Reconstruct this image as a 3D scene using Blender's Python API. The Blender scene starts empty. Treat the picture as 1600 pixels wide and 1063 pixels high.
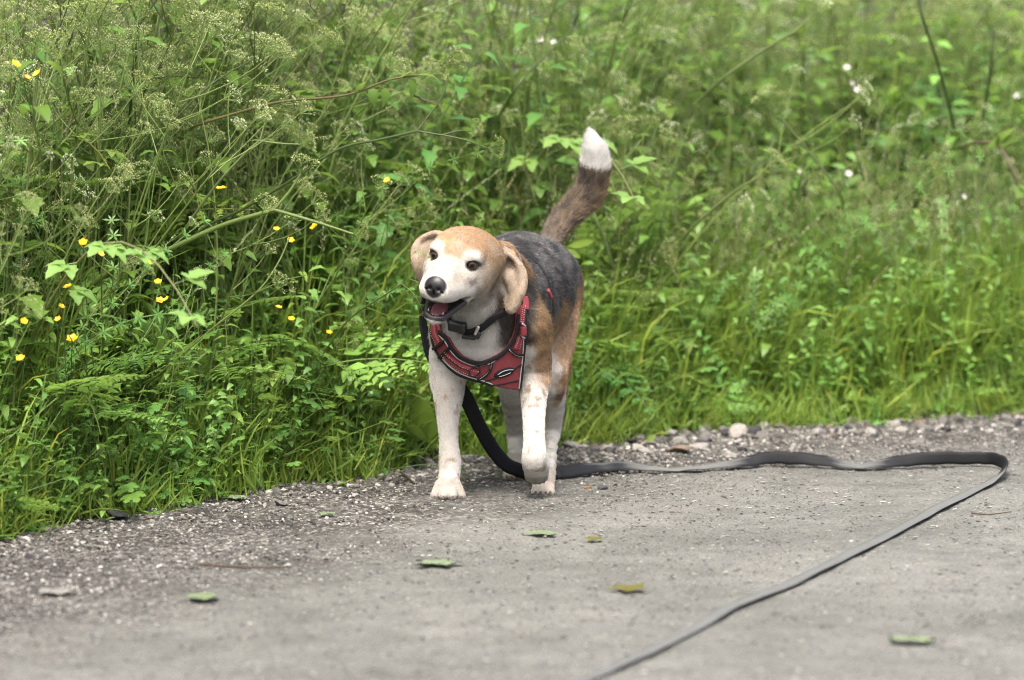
import bpy, bmesh, math, random
import numpy as np
from mathutils import Vector, Matrix
from mathutils.bvhtree import BVHTree
rng = np.random.default_rng(7)
random.seed(7)
scene = bpy.context.scene
COL = scene.collection
rad = math.radians

# ------------------------------------------------------------------ camera, sky, sun, exposure
CAM_H, FPX = 0.84, 6000.0                      # camera height (m), focal length in pixels of a 1600 px wide frame
PITCH = math.atan((531.5 + 57) / FPX)
cam = bpy.data.objects.new('camera', bpy.data.cameras.new('camera'))
COL.objects.link(cam); scene.camera = cam
cam.location = (0, 0, CAM_H)
cam.rotation_euler = (math.pi / 2 - PITCH, 0, 0)
cam.data.sensor_width = 36.0
cam.data.lens = 36.0 * FPX / 1600.0
cam.data.clip_start, cam.data.clip_end = 0.1, 3000.0
cam.data.dof.use_dof = True
cam.data.dof.focus_distance = 5.98
cam.data.dof.aperture_fstop = (cam.data.lens / 1000.0) / 0.039
cam.data.dof.aperture_blades = 9

SUN_EL, SUN_AZ = 62.0, 188.0                   # azimuth from +Y towards +X: the light comes over the camera's left shoulder
world = bpy.data.worlds.new('World'); scene.world = world; world.use_nodes = True
wn, wl = world.node_tree.nodes, world.node_tree.links
sky = wn.new('ShaderNodeTexSky'); sky.sky_type = 'NISHITA'; sky.sun_disc = False
sky.sun_elevation = rad(SUN_EL); sky.sun_rotation = rad(SUN_AZ)
sky.air_density = 0.85; sky.dust_density = 8.0; sky.ozone_density = 0.4
wl.new(sky.outputs['Color'], wn['Background'].inputs['Color'])
wn['Background'].inputs['Strength'].default_value = 0.15
sun = bpy.data.objects.new('sun', bpy.data.lights.new('sun', 'SUN')); COL.objects.link(sun)
sun.data.energy = 1.3; sun.data.angle = rad(16); sun.data.color = (1.0, 0.985, 0.94)
sdir = Vector((math.sin(rad(SUN_AZ)) * math.cos(rad(SUN_EL)), math.cos(rad(SUN_AZ)) * math.cos(rad(SUN_EL)), math.sin(rad(SUN_EL))))
sun.rotation_euler = (-sdir).to_track_quat('-Z', 'Y').to_euler()
scene.view_settings.view_transform = 'Standard'
scene.view_settings.look = 'None'
scene.view_settings.exposure = 1.7
scene.view_settings.gamma = 1.0
scene.render.engine = 'CYCLES'
scene.cycles.use_denoising = True
scene.cycles.denoising_prefilter = 'NONE'
scene.cycles.filter_width = 1.1
scene.cycles.use_adaptive_sampling = False
scene.cycles.sample_clamp_indirect = 6.0
scene.cycles.max_bounces = 8
scene.cycles.diffuse_bounces = 4
scene.cycles.transmission_bounces = 4
scene.cycles.transparent_max_bounces = 6

# ------------------------------------------------------------------ general helpers
CP, SP = math.cos(PITCH), math.sin(PITCH)
def P(px, py, Y):
    """the world point at distance Y down the road that the photograph shows at (px, py)"""
    a, b = (px - 800) / FPX, -(py - 531.5) / FPX
    dy, dz = CP + b * SP, -SP + b * CP
    t = Y / dy
    return np.array([a * t, Y, CAM_H + dz * t])
def G(px, py, z=0.0):
    """the point on the ground that the photograph shows at (px, py)"""
    a, b = (px - 800) / FPX, -(py - 531.5) / FPX
    dy, dz = CP + b * SP, -SP + b * CP
    t = (z - CAM_H) / dz
    return np.array([a * t, dy * t, z])
def proj(p):
    p = np.asarray(p, float) - [0, 0, CAM_H]
    f = p[..., 1] * CP - p[..., 2] * SP
    u = p[..., 1] * SP + p[..., 2] * CP
    return np.stack([800 + FPX * p[..., 0] / f, 531.5 - FPX * u / f], -1)
def tag(o, label=None, cat=None, group=None, kind=None):
    if label: o['label'] = label
    if cat: o['category'] = cat
    if group: o['group'] = group
    if kind: o['kind'] = kind
    return o
def link(name, data, parent=None, mat=None):
    o = bpy.data.objects.new(name, data); COL.objects.link(o)
    if parent is not None: o.parent = parent
    if mat is not None and not data.materials: data.materials.append(mat)
    return o
def empty(name, loc=(0, 0, 0)):
    o = bpy.data.objects.new(name, None); COL.objects.link(o); o.location = loc; o.empty_display_size = .02
    return o
def mesh_np(name, V, Fc, smooth=True, col=None):
    """mesh from arrays; Fc is a list of (n,k) index arrays or one array; col = per-vertex rgb"""
    me = bpy.data.meshes.new(name)
    V = np.asarray(V, np.float32)
    if not isinstance(Fc, (list, tuple)): Fc = [Fc]
    Fc = [np.asarray(f, np.int32) for f in Fc if len(f)]
    loops = np.concatenate([f.ravel() for f in Fc]); tot = np.concatenate([np.full(len(f), f.shape[1], np.int32) for f in Fc])
    me.vertices.add(len(V)); me.vertices.foreach_set('co', V.ravel())
    me.loops.add(len(loops)); me.loops.foreach_set('vertex_index', loops)
    me.polygons.add(len(tot))
    me.polygons.foreach_set('loop_start', np.concatenate([[0], np.cumsum(tot)[:-1]]).astype(np.int32))
    me.polygons.foreach_set('loop_total', tot)
    me.polygons.foreach_set('use_smooth', np.full(len(tot), smooth))
    me.update(calc_edges=True); me.validate()
    if col is not None: set_col(me, col)
    return me
def set_col(me, col):
    c = np.ones((len(me.vertices), 4), np.float32); c[:, :3] = col
    at = me.color_attributes.get('Col') or me.color_attributes.new('Col', 'FLOAT_COLOR', 'POINT')
    at.data.foreach_set('color', c.ravel())
def vnoise(p, s, seed=0):
    """cheap smooth value noise in [-1,1] at points p, cells of size s"""
    q = np.asarray(p, float) / s + seed * 17.31
    i = np.floor(q).astype(np.int64); f = q - i; f = f * f * (3 - 2 * f)
    def h(ix, iy, iz):
        n = (ix * 374761393 + iy * 668265263 + iz * 2147483647 + seed * 144269) & 0xffffffff
        n = ((n ^ (n >> 13)) * 1274126177) & 0xffffffff
        return ((n ^ (n >> 16)) & 0xffff) / 32767.5 - 1
    r = 0
    for dx in (0, 1):
        for dy in (0, 1):
            for dz in (0, 1):
                w = (f[:, 0] if dx else 1 - f[:, 0]) * (f[:, 1] if dy else 1 - f[:, 1]) * (f[:, 2] if dz else 1 - f[:, 2])
                r = r + w * h(i[:, 0] + dx, i[:, 1] + dy, i[:, 2] + dz)
    return r
def sstep(a, b, x):
    t = np.clip((x - a) / (b - a), 0, 1); return t * t * (3 - 2 * t)
def nrm(v):
    return v / np.maximum(np.linalg.norm(v, axis=-1, keepdims=True), 1e-9)

# ------------------------------------------------------------------ materials
class NT:
    """short-hand for building node materials"""
    def __init__(s, name):
        s.m = bpy.data.materials.new(name); s.m.use_nodes = True
        s.n, s.l = s.m.node_tree.nodes, s.m.node_tree.links
        s.b = s.n['Principled BSDF']; s.out = s.n['Material Output']
    def new(s, t, **kw):
        n = s.n.new(t)
        for k, v in kw.items():
            if k.startswith('i_'): n.inputs[k[2:].replace('_', ' ')].default_value = v
            else: setattr(n, k, v)
        return n
    def link(s, a, b): s.l.new(a, b)
    def noise(s, scale, detail=4, rough=.6, vec=None):
        n = s.new('ShaderNodeTexNoise'); n.inputs['Scale'].default_value = scale; n.inputs['Detail'].default_value = detail; n.inputs['Roughness'].default_value = rough
        if vec is not None: s.link(vec, n.inputs['Vector'])
        return n.outputs['Fac']
    def ramp(s, fac, stops, interp='LINEAR'):
        r = s.new('ShaderNodeValToRGB'); r.color_ramp.interpolation = interp; e = r.color_ramp.elements
        while len(e) < len(stops): e.new(.5)
        for k, (p, c) in enumerate(stops):
            e[k].position = p; e[k].color = (*c, 1) if len(c) == 3 else c
        s.link(fac, r.inputs['Fac']); return r.outputs['Color']
    def mix(s, fac, a, b, mode='MIX'):
        n = s.new('ShaderNodeMix', data_type='RGBA', blend_type=mode)
        for sock, v in ((n.inputs[0], fac), (n.inputs[6], a), (n.inputs[7], b)):
            if isinstance(v, (int, float)): sock.default_value = v
            elif isinstance(v, tuple): sock.default_value = (*v, 1)
            else: s.link(v, sock)
        return n.outputs[2]
    def bump(s, h, strength=.3, dist=.01):
        n = s.new('ShaderNodeBump'); n.inputs['Strength'].default_value = strength; n.inputs['Distance'].default_value = dist
        s.link(h, n.inputs['Height']); s.link(n.outputs['Normal'], s.b.inputs['Normal'])
    def attr(s, name='Col'):
        return s.new('ShaderNodeAttribute', attribute_name=name).outputs['Color']
    def obj(s): return s.new('ShaderNodeTexCoord').outputs['Object']
    def set(s, **kw):
        for k, v in kw.items():
            k = k.replace('_', ' ')
            if hasattr(v, 'is_linked'): s.link(v, s.b.inputs[k])
            else: s.b.inputs[k].default_value = (*v, 1) if isinstance(v, tuple) and len(v) == 3 and "Radius" not in k else v
        return s
def simple(name, col, rough=.6, spec=.3, metal=0., bump=None, var=.0):
    t = NT(name); t.set(Base_Color=col, Roughness=rough, Specular_IOR_Level=spec, Metallic=metal)
    if var:
        f = t.noise(260, 3, .6, t.obj())
        t.set(Base_Color=t.ramp(f, [(.3, tuple(c * (1 - var) for c in col)), (.7, tuple(min(1, c * (1 + var)) for c in col))]))
    if bump: t.bump(t.noise(bump[0], 3, .6, t.obj()), bump[1], bump[2])
    return t.m

# ------------------------------------------------------------------ the ground, the path and the edge of the verge
EDGE_PX = [(-420, 905), (-200, 872), (0, 836), (60, 818), (130, 800), (240, 782), (330, 770), (400, 756), (520, 744), (620, 732), (700, 712), (780, 700), (860, 694), (960, 688), (1060, 674), (1150, 667), (1300, 657), (1450, 650), (1600, 645), (1900, 632)]
_eg = np.array([G(x, y)[:2] for x, y in EDGE_PX])
EDX = np.r_[-300, -6, _eg[:, 0], 6, 300]; EDY = np.r_[3.0, 3.4, _eg[:, 1], 8.6, 9.5]
def edge_y(x): return np.interp(x, EDX, EDY)
def terrain(x, y):
    """height of the soil: level path, then a bank that climbs away behind its edge"""
    x, y = np.asarray(x, float), np.asarray(y, float); e = y - edge_y(x); q = np.stack([x.ravel(), y.ravel(), np.zeros(x.size)], 1)
    left = sstep(.35, -.35, x)
    bank = .03 * sstep(-.05, .12, e) + (.15 + .26 * left) * np.clip(e - .05, 0, 1.6) + .03 * np.clip(e - 1.6, 0, 20)
    bank = bank + (.018 * vnoise(q, .23, 3) * sstep(0, .2, e.ravel()) + .05 * vnoise(q, .9, 4) * sstep(.2, 1, e.ravel())).reshape(x.shape)
    return np.minimum(bank, 1.6 + .0 * e)
def grid_mesh(name, xs, ys, zf, colf=None):
    X, Y = np.meshgrid(xs, ys); V = np.stack([X.ravel(), Y.ravel(), zf(X, Y).ravel()], 1); nx = len(xs)
    i = (np.arange(len(ys) - 1)[:, None] * nx + np.arange(nx - 1)[None]).ravel()
    return mesh_np(name, V, np.stack([i, i + 1, i + nx + 1, i + nx], 1), True, None if colf is None else colf(V))
def aggregate(name, soil):
    t = NT(name); o = t.obj(); a = t.attr()
    sep = t.new('ShaderNodeSeparateColor'); t.link(a, sep.inputs[0]); loose = sep.outputs[0]
    big = t.noise(2.2, 4, .6, o); mid = t.noise(17, 5, .65, o); fine = t.noise(210, 4, .7, o); grit = t.noise(620, 2, .6, o)
    base = t.ramp(big, [(.3, (.100, .104, .093)), (.5, (.137, .141, .128)), (.72, (.177, .181, .166))])
    base = t.mix(.65, base, t.ramp(mid, [(.28, (.33, .33, .32)), (.5, (.52, .51, .50)), (.74, (.68, .67, .66))]), 'OVERLAY')
    base = t.mix(.75, base, t.ramp(fine, [(.30, (.17, .165, .16)), (.5, (.50, .50, .50)), (.70, (.78, .77, .75))]), 'OVERLAY')
    v = t.new('ShaderNodeTexVoronoi', feature='F1'); v.inputs['Scale'].default_value = 150; v.inputs['Randomness'].default_value = 1; t.link(o, v.inputs['Vector'])
    chips = t.ramp(t.new('ShaderNodeSeparateColor').outputs[0], [(0, (.0, .0, .0)), (1, (1, 1, 1))])
    sc = t.new('ShaderNodeSeparateColor'); t.link(v.outputs['Color'], sc.inputs[0])
    chips = t.ramp(sc.outputs[0], [(.0, (.038, .038, .038)), (.28, (.040, .040, .038)), (.55, (.092, .090, .082)), (.8, (.165, .163, .152)), (1., (.30, .298, .285))])
    dirt = t.ramp(mid, [(.35, (.042, .038, .031)), (.65, (.088, .082, .069))])
    gcol = t.mix(t.ramp(fine, [(.36, (0, 0, 0)), (.56, (1, 1, 1))]), dirt, chips)
    col = t.mix(loose, base, gcol)
    # dark grit trodden into the surface
    v2 = t.new('ShaderNodeTexVoronoi', feature='F1'); v2.inputs['Scale'].default_value = 95; t.link(o, v2.inputs['Vector'])
    spk = t.ramp(v2.outputs['Distance'], [(.10, (1, 1, 1)), (.17, (0, 0, 0))]); s2 = t.new('ShaderNodeSeparateColor'); t.link(v2.outputs['Color'], s2.inputs[0])
    pick = t.ramp(s2.outputs[1], [(.78, (0, 0, 0)), (.82, (1, 1, 1))])
    spot = t.mix(1., spk, pick, 'MULTIPLY'); sps = t.new('ShaderNodeSeparateColor'); t.link(spot, sps.inputs[0])
    col = t.mix(sps.outputs[0], col, (.085, .08, .075))
    damp = t.mix(loose, (1., 1., 1.), t.ramp(t.noise(5.5, 4, .6, o), [(.38, (.58, .57, .55)), (.62, (1.08, 1.08, 1.07))])); col = t.mix(1., col, damp, 'MULTIPLY')
    if soil: col = t.mix(sep.outputs[1], col, t.ramp(fine, [(.3, (.022, .018, .012)), (.7, (.055, .048, .028))]))
    t.set(Base_Color=col, Roughness=.88, Specular_IOR_Level=.25)
    h = t.new('ShaderNodeMath', operation='ADD'); t.link(t.mix(loose, fine, v.outputs['Distance']), h.inputs[0]); t.link(grit, h.inputs[1])
    t.bump(h.outputs[0], .8, .005)
    return t.m
def looseness(V):
    e = edge_y(V[:, 0]) - V[:, 1]
    n = vnoise(V * [1, 1, 0], .22, 21) * .22 + vnoise(V * [1, 1, 0], .07, 22) * .10
    left = sstep(.25, -.9, V[:, 0])
    l = 1 - sstep(.22 + .50 * left, 1.0 + .95 * left, e + n)
    return np.stack([np.clip(l, 0, 1), sstep(-.02, .10, -e + .05 * n), l * 0], 1)
xs = np.r_[-300, -120, -50, -20, -10, -6, np.arange(-4, 4.01, .05), 6, 10, 20, 50, 120, 300]
ys = np.r_[-100, -20, -4, 0, 2, np.arange(3, 13.01, .05), 15, 18, 24, 40, 90, 250, 900]
tag(link('ground', grid_mesh('ground', xs, ys, lambda x, y: terrain(x, y) - .004, looseness), None, aggregate('soil_and_gravel', True)), kind='structure')
def path_z(x, y):
    q = np.stack([x.ravel(), y.ravel(), 0 * x.ravel()], 1); l = looseness(q)[:, 0]
    z = .0006 + .0018 * vnoise(q, .05, 31) + .0016 * vnoise(q, .35, 33) + (.0010 + .0022 * l) * vnoise(q, .017, 32)
    e = (y - edge_y(x)).ravel()
    return (np.maximum(z, -.002) - .004 * sstep(-.02, .05, e) * 1.).reshape(x.shape) + terrain(x, np.minimum(y, edge_y(x) + .06)) * (y < edge_y(x) + .07) - .05 * (y >= edge_y(x) + .07)
px_, py_ = np.arange(-1.5, 1.5, .0125), np.arange(3.9, 7.45, .0125)
path = grid_mesh('path', px_, py_, path_z, looseness)
bm = bmesh.new(); bm.from_mesh(path); bmesh.ops.delete(bm, geom=[f for f in bm.faces if min(v.co.z for v in f.verts) < -.02], context='FACES'); bm.to_mesh(path); bm.free()
tag(link('path', path, None, bpy.data.materials['soil_and_gravel']), kind='structure')

# ---- scattering many small copies of a few meshes as one mass
def template(name, me, mat):
    o = bpy.data.objects.new(name, me)
    if mat is not None and not me.materials: me.materials.append(mat)
    return o
def scatter(name, temps, pos, rot, scl, idx, kind='stuff', label=None):
    coll = bpy.data.collections.new(name + '_kinds')
    for k, t in enumerate(temps): t.name = '%s_kind_%02d' % (name, k); coll.objects.link(t)
    me = bpy.data.meshes.new(name); n = len(pos); me.vertices.add(n); me.vertices.foreach_set('co', np.asarray(pos, np.float32).ravel())
    for nm, ty, arr in (('rot', 'FLOAT_VECTOR', rot), ('scl', 'FLOAT_VECTOR', scl if np.ndim(scl) == 2 else np.repeat(np.asarray(scl)[:, None], 3, 1))):
        me.attributes.new(nm, ty, 'POINT').data.foreach_set('vector', np.asarray(arr, np.float32).ravel())
    me.attributes.new('kind_index', 'INT', 'POINT').data.foreach_set('value', np.asarray(idx, np.int32))
    o = link(name, me); o['kind'] = kind
    if label: o['label'] = label
    ng = bpy.data.node_groups.new(name, 'GeometryNodeTree')
    ng.interface.new_socket('Geometry', in_out='INPUT', socket_type='NodeSocketGeometry'); ng.interface.new_socket('Geometry', in_out='OUTPUT', socket_type='NodeSocketGeometry')
    N, L = ng.nodes, ng.links; gi, go = N.new('NodeGroupInput'), N.new('NodeGroupOutput')
    ci = N.new('GeometryNodeCollectionInfo'); ci.inputs['Collection'].default_value = coll; ci.inputs['Separate Children'].default_value = True; ci.inputs['Reset Children'].default_value = True
    ip = N.new('GeometryNodeInstanceOnPoints'); ip.inputs['Pick Instance'].default_value = True
    def na(nm, ty):
        a = N.new('GeometryNodeInputNamedAttribute'); a.data_type = ty; a.inputs['Name'].default_value = nm; return a.outputs['Attribute']
    L.new(gi.outputs[0], ip.inputs['Points']); L.new(ci.outputs[0], ip.inputs['Instance'])
    L.new(na('kind_index', 'INT'), ip.inputs['Instance Index']); L.new(na('scl', 'FLOAT_VECTOR'), ip.inputs['Scale'])
    e2r = N.new('FunctionNodeEulerToRotation'); L.new(na('rot', 'FLOAT_VECTOR'), e2r.inputs[0]); L.new(e2r.outputs[0], ip.inputs['Rotation'])
    L.new(ip.outputs[0], go.inputs[0])
    md = o.modifiers.new(name, 'NODES'); md.node_group = ng
    return o
# ---- stones
def stone_mesh(name, seed, flat, sub=2):
    bm = bmesh.new(); bmesh.ops.create_icosphere(bm, subdivisions=sub, radius=1); r = np.random.default_rng(seed)
    pl = [(nrm(r.normal(size=3)), r.uniform(.42, .78)) for _ in range(11)]; st = np.array([1, r.uniform(.6, .9), flat * r.uniform(.8, 1.2)])
    for v in bm.verts:
        p = np.array(v.co)
        for n, d in pl:
            ov = p @ n - d
            if ov > 0: p = p - n * ov * .95
        v.co = Vector(p * st)
    me = bpy.data.meshes.new(name); bm.to_mesh(me); bm.free(); return me
sm = NT('stone_faces'); so = sm.obj(); oi = sm.new('ShaderNodeObjectInfo')
sc_ = sm.ramp(oi.outputs['Random'], [(0, (.027, .028, .031)), (.25, (.059, .058, .055)), (.5, (.125, .119, .106)), (.7, (.18, .17, .152)), (.88, (.25, .242, .223)), (1, (.40, .393, .375))])
sm.set(Base_Color=sm.mix(.6, sc_, sm.ramp(sm.noise(3.2, 5, .7, so), [(.3, (.3, .3, .3)), (.7, (.68, .67, .65))]), 'OVERLAY'), Roughness=.8, Specular_IOR_Level=.3); sm.bump(sm.noise(9, 4, .7, so), .4, .15)
STONES = [stone_mesh('stone', 40 + k, f) for k, f in enumerate((.5, .6, .42, .7, .55, .38, .62, .48))]
for me in STONES: me.materials.append(sm.m)
small = [stone_mesh('gravel', 80 + k, f, 1) for k, f in enumerate((.6, .7, .5, .8, .55))]
if True:
    n = 130000
    gx = rng.uniform(-1.25, 1.25, n); gy = rng.uniform(4.35, 7.3, n); q = np.stack([gx, gy, gx * 0], 1)
    e = edge_y(gx) - gy; l = looseness(q)[:, 0]
    keep = (e > -.12) & (rng.random(n) < .20 + .80 * l ** 1.1) & (np.abs(gx) < .15 * gy + .1) & (rng.random(n) < np.where(e < 0, .5, 1))
    q, l, e = q[keep], l[keep], e[keep]; n = len(q)
    q[:, 2] = terrain(q[:, 0], q[:, 1])
    s = .0010 + .0048 * rng.random(n) ** 3.0 * (.30 + .70 * l) + .0050 * rng.random(n) ** 5 * (e < .28)
    q[:, 2] += s * .25
    scatter('gravel', [template('gravel', m, sm.m) for m in small], q, np.stack([rng.normal(0, .25, n), rng.normal(0, .25, n), rng.uniform(0, 6.28, n)], 1), s, rng.integers(0, 5, n), label='loose grey and brown gravel strewn along the edge of the path')
def put_stone(x, y, r, label, group=None, k=None, rz=None, mat=None):
    me = STONES[k if k is not None else int(rng.integers(0, 8))]
    o = link('stone', me); o.location = (x, y, float(terrain(x, y)) + r * .22); o.scale = (r, r * rng.uniform(.7, 1.0), r * rng.uniform(.8, 1.1)); o.rotation_euler = (rng.normal(0, .16), rng.normal(0, .16), rng.uniform(0, 6.28) if rz is None else rz)
    tag(o, label, 'stone', group); return o
def tint(name, c):
    t = NT(name); o = t.obj(); t.set(Base_Color=t.mix(.6, c, t.ramp(t.noise(3.2, 5, .7, o), [(.3, (.33, .33, .33)), (.7, (.66, .66, .65))]), 'OVERLAY'), Roughness=.8, Specular_IOR_Level=.3); t.bump(t.noise(9, 4, .7, o), .4, .15); return t.m
dk, oc, pl_ = tint('dark_flint', (.050, .051, .056)), tint('ochre_stone', (.20, .11, .05)), tint('pale_limestone', (.25, .235, .21))
def special(px, py, r_px, label, m, k):
    p = G(px, py); o = put_stone(p[0], p[1] + .004, r_px * p[1] / FPX, label, None, k)
    me = STONES[k].copy(); me.materials.clear(); me.materials.append(m); o.data = me
for a in ((655, 754, 13, 'dark angular stone lying just left of the standing front paw', dk, 3), (944, 766, 12, 'dark pointed stone beside the leash right of the dog', dk, 3),
          (919, 766, 9, 'small orange brown pebble between the dark pointed stone and the hind paw', oc, 1), (535, 768, 11, 'dark stone on the gravel below the low grass', dk, 0),
          (1060, 708, 26, 'flat brownish stone, largest in the strip below the right grass', tint('brown_stone', (.14, .107, .078)), 5), (1102, 690, 24, 'grey pointed stone at the foot of the right grass', tint('grey_stone', (.105, .102, .097)), 3),
          (995, 706, 20, 'pale flat stone by the grass to the right of the dog', pl_, 4), (1150, 684, 26, 'pale wedge shaped stone at the grass edge', pl_, 3),
          (290, 742, 40, 'long grey half buried stone in the grass on the left', tint('buried_stone', (.13, .124, .114)), 5), (180, 812, 30, 'flat slate grey stone under the leaves at the far left edge', tint('slate', (.055, .055, .058)), 5),
          (560, 752, 8, 'smaller dark pebble below the low grass', dk, 1), (745, 738, 10, 'pale pebble between the front paw and the leash', pl_, 2)):
    special(*a)
TONES = {'dark grey': tint('dark_chip', (.034, .034, .037)), 'grey': tint('grey_chip', (.105, .101, .094)), 'brownish': tint('brown_chip', (.122, .10, .078)), 'pale': tint('pale_chip', (.215, .208, .19))}
CHIPS = {}
for tn, tm_ in TONES.items():
    for k in range(8):
        me = STONES[k].copy(); me.materials.clear(); me.materials.append(tm_); CHIPS[tn, k] = me
def stone_zone(x, y):
    px = proj(np.array([x, y, 0.]))[0]
    for lim, w in ((130, 'under the growth at the left edge'), (330, 'below the growth at the lower left'), (480, 'below the half buried stone and its grass'), (620, 'below the low grass left of the dog'), (720, 'close to the standing foreleg'), (860, 'behind the hind paws'), (960, 'just right of the hind paw'), (1090, 'below the grass, left of the flat brown stone'), (1230, 'above the first ripple of the leash'), (1370, 'between the two ripples of the leash'), (1500, 'above the second ripple of the leash')):
        if px < lim: return w
    return 'at the right end, above the loop of the leash'
for _ in range(285):
    right = rng.random() < .62
    x = rng.uniform(.05, 1.1) if right else rng.uniform(-1.0, .05)
    e = abs(rng.normal(0, .17)) if right else abs(rng.normal(0, .16))
    r = (.0065 + .015 * rng.random() ** 2.0) * (1.08 if right else .95)
    y = float(edge_y(x)) - e + .01; k = int(rng.integers(0, 8)); tn = ('dark grey', 'grey', 'grey', 'brownish', 'pale', 'pale')[int(rng.integers(0, 6))]
    o = put_stone(x, y, r, ('flat ' if k in (0, 2, 5, 7) else 'blocky ') + tn + (' stone ' if r > .0125 else ' stone chip ' if r > .0085 else ' pebble ') + stone_zone(x, y), 'stone chips below the right grass' if right else 'stone chips below the left growth', k)
    o.data = CHIPS[tn, k]
if True:                       # grit trodden into the whole path
    n = 42000
    gx, gy = rng.uniform(-1.1, 1.1, n), rng.uniform(4.4, 7.2, n); e = edge_y(gx) - gy; k = (e > .05) & (np.abs(gx) < .14 * gy + .05); gx, gy = gx[k], gy[k]; n = len(gx)
    s = .0009 + .0034 * rng.random(n) ** 4
    scatter('grit', [template('grit', m.copy(), None) for m in small], np.stack([gx, gy, s * .3 + .001], 1), np.stack([gx * 0, gx * 0, rng.uniform(0, 6.28, n)], 1), np.stack([s * 1.5, s, s * .5], 1), rng.integers(0, 5, n), label='dark and pale grit lying over the hard surface of the path')
# ------------------------------------------------------------------ plants of the verge
lm = NT('leaf'); la = lm.attr()
blotch = lm.noise(60, 3, .6, lm.obj())
lcol = lm.mix(.35, la, lm.ramp(blotch, [(.3, (.36, .36, .36)), (.7, (.64, .64, .62))]), 'OVERLAY')
lm.set(Base_Color=lcol, Roughness=.46, Specular_IOR_Level=.42)
trl = lm.new('ShaderNodeBsdfTranslucent'); tcol = lm.mix(.5, lcol, (.36, .54, .10), 'MIX'); lm.link(tcol, trl.inputs['Color'])
mixs = lm.new('ShaderNodeMixShader'); mixs.inputs[0].default_value = .42; lm.link(lm.b.outputs[0], mixs.inputs[1]); lm.link(trl.outputs[0], mixs.inputs[2]); lm.link(mixs.outputs[0], lm.out.inputs['Surface'])
LEAF = lm.m
pm = NT('petal'); pm.set(Base_Color=pm.attr(), Roughness=.35, Specular_IOR_Level=.5); PETAL = pm.m

class Geo:
    """collects leaf blades, stems and seeds as arrays"""
    def __init__(s): s.V, s.F, s.C, s.n = [], [], [], 0
    def add(s, V, F, col):
        V = np.asarray(V, float); F = np.asarray(F, int); s.V.append(V); s.F.append(F + s.n); s.n += len(V)
        c = np.asarray(col, float); s.C.append(np.tile(c, (len(V), 1)) if c.ndim == 1 else c)
    def merge(s, o, M=None, t=(0, 0, 0)):
        V = np.vstack(o.V); V = V @ np.asarray(M).T if M is not None else V
        s.add(V + np.asarray(t), np.vstack(o.F), np.vstack(o.C))
    def mesh(s, name, gain=1.):
        return mesh_np(name, np.vstack(s.V), np.vstack(s.F), True, np.vstack(s.C) * gain)
def frame(d, up=(0, 0, 1.)):
    d = nrm(np.asarray(d, float)); u = np.asarray(up, float)
    if abs(d @ nrm(u)) > .97: u = np.array([1., .2, 0])
    sx = nrm(np.cross(d, u)); return d, sx, np.cross(sx, d)
def blade(g, base, d, L, W, col, outline, droop=.3, fold=.18, up=(0, 0, 1.), tipcol=None, curl=0.):
    """a leaf: outline = list of (t, half width) pairs; bends down along its length, folded along the midrib"""
    d, sx, nu = frame(d, up); n = len(outline); V = []; C = []; mid = np.array(col, float)
    if fold is None:                                                     # a small flat leaflet
        for t, w in outline:
            c = np.asarray(base) + d * (L * t) - nu * (droop * L * .5 * t * t); V += [c - sx * (w * W), c + sx * (w * W)]
        F = []
        for i in range(n - 1): F += [(2 * i, 2 * i + 1, 2 * i + 3), (2 * i, 2 * i + 3, 2 * i + 2)]
        g.add(V, F, mid); return
    for t, w in outline:
        ang = -droop * t; c = np.asarray(base) + d * (L * t * math.cos(ang * .7)) + nu * (L * t * math.sin(ang * .7))
        ww = w * W; f = fold * ww
        V += [c - sx * ww + nu * (f + curl * ww * math.sin(t * 14)), c, c + sx * ww + nu * (f - curl * ww * math.sin(t * 14))]
        cc = mid if tipcol is None else mid * (1 - t) + np.array(tipcol) * t
        C += [cc * .95, cc * 1.12, cc]
    F = []
    for i in range(n - 1):
        a, b = 3 * i, 3 * i + 3
        for k in (0, 1): F += [(a + k, a + k + 1, b + k + 1), (a + k, b + k + 1, b + k)]
    g.add(V, F, C)
def tube(g, pts, r0, r1, col, sides=4):
    pts = np.asarray(pts, float); n = len(pts); T_ = nrm(np.gradient(pts, axis=0)); V = []
    for i, (p, t) in enumerate(zip(pts, T_)):
        _, sx, nu = frame(t, (0.3, 1, .1)); r = r0 + (r1 - r0) * i / (n - 1)
        V += [p + r * (math.cos(a) * sx + math.sin(a) * nu) for a in np.arange(sides) * 2 * math.pi / sides]
    F = []
    for i in range(n - 1):
        for k in range(sides):
            a, b, c, d = i * sides + k, i * sides + (k + 1) % sides, (i + 1) * sides + (k + 1) % sides, (i + 1) * sides + k
            F += [(a, b, c), (a, c, d)]
    g.add(V, F, col)
def bez(a, b, c, n): t = np.linspace(0, 1, n)[:, None]; return (1 - t) ** 2 * np.asarray(a, float) + 2 * t * (1 - t) * np.asarray(b, float) + t * t * np.asarray(c, float)
def serr(prof, n, jag):
    o = []
    for i in range(n):
        t = i / (n - 1); o.append((t, prof(t) * (1 + (jag if i % 2 else -jag) * (0 < i < n - 1))))
    return o
ovate = lambda t: (math.sin(math.pi * t ** .62) ** .9) * .5 if 0 < t < 1 else .02
lance = lambda t: (math.sin(math.pi * t ** .75) ** 1.0) * .5 if 0 < t < 1 else .01
GRASS, NETTLE, BRAM, PARS, STEM, UMB = (.132, .195, .030), (.072, .120, .022), (.078, .118, .030), (.096, .150, .032), (.115, .150, .046), (.30, .32, .15)
R_ = np.random.default_rng(11)
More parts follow.
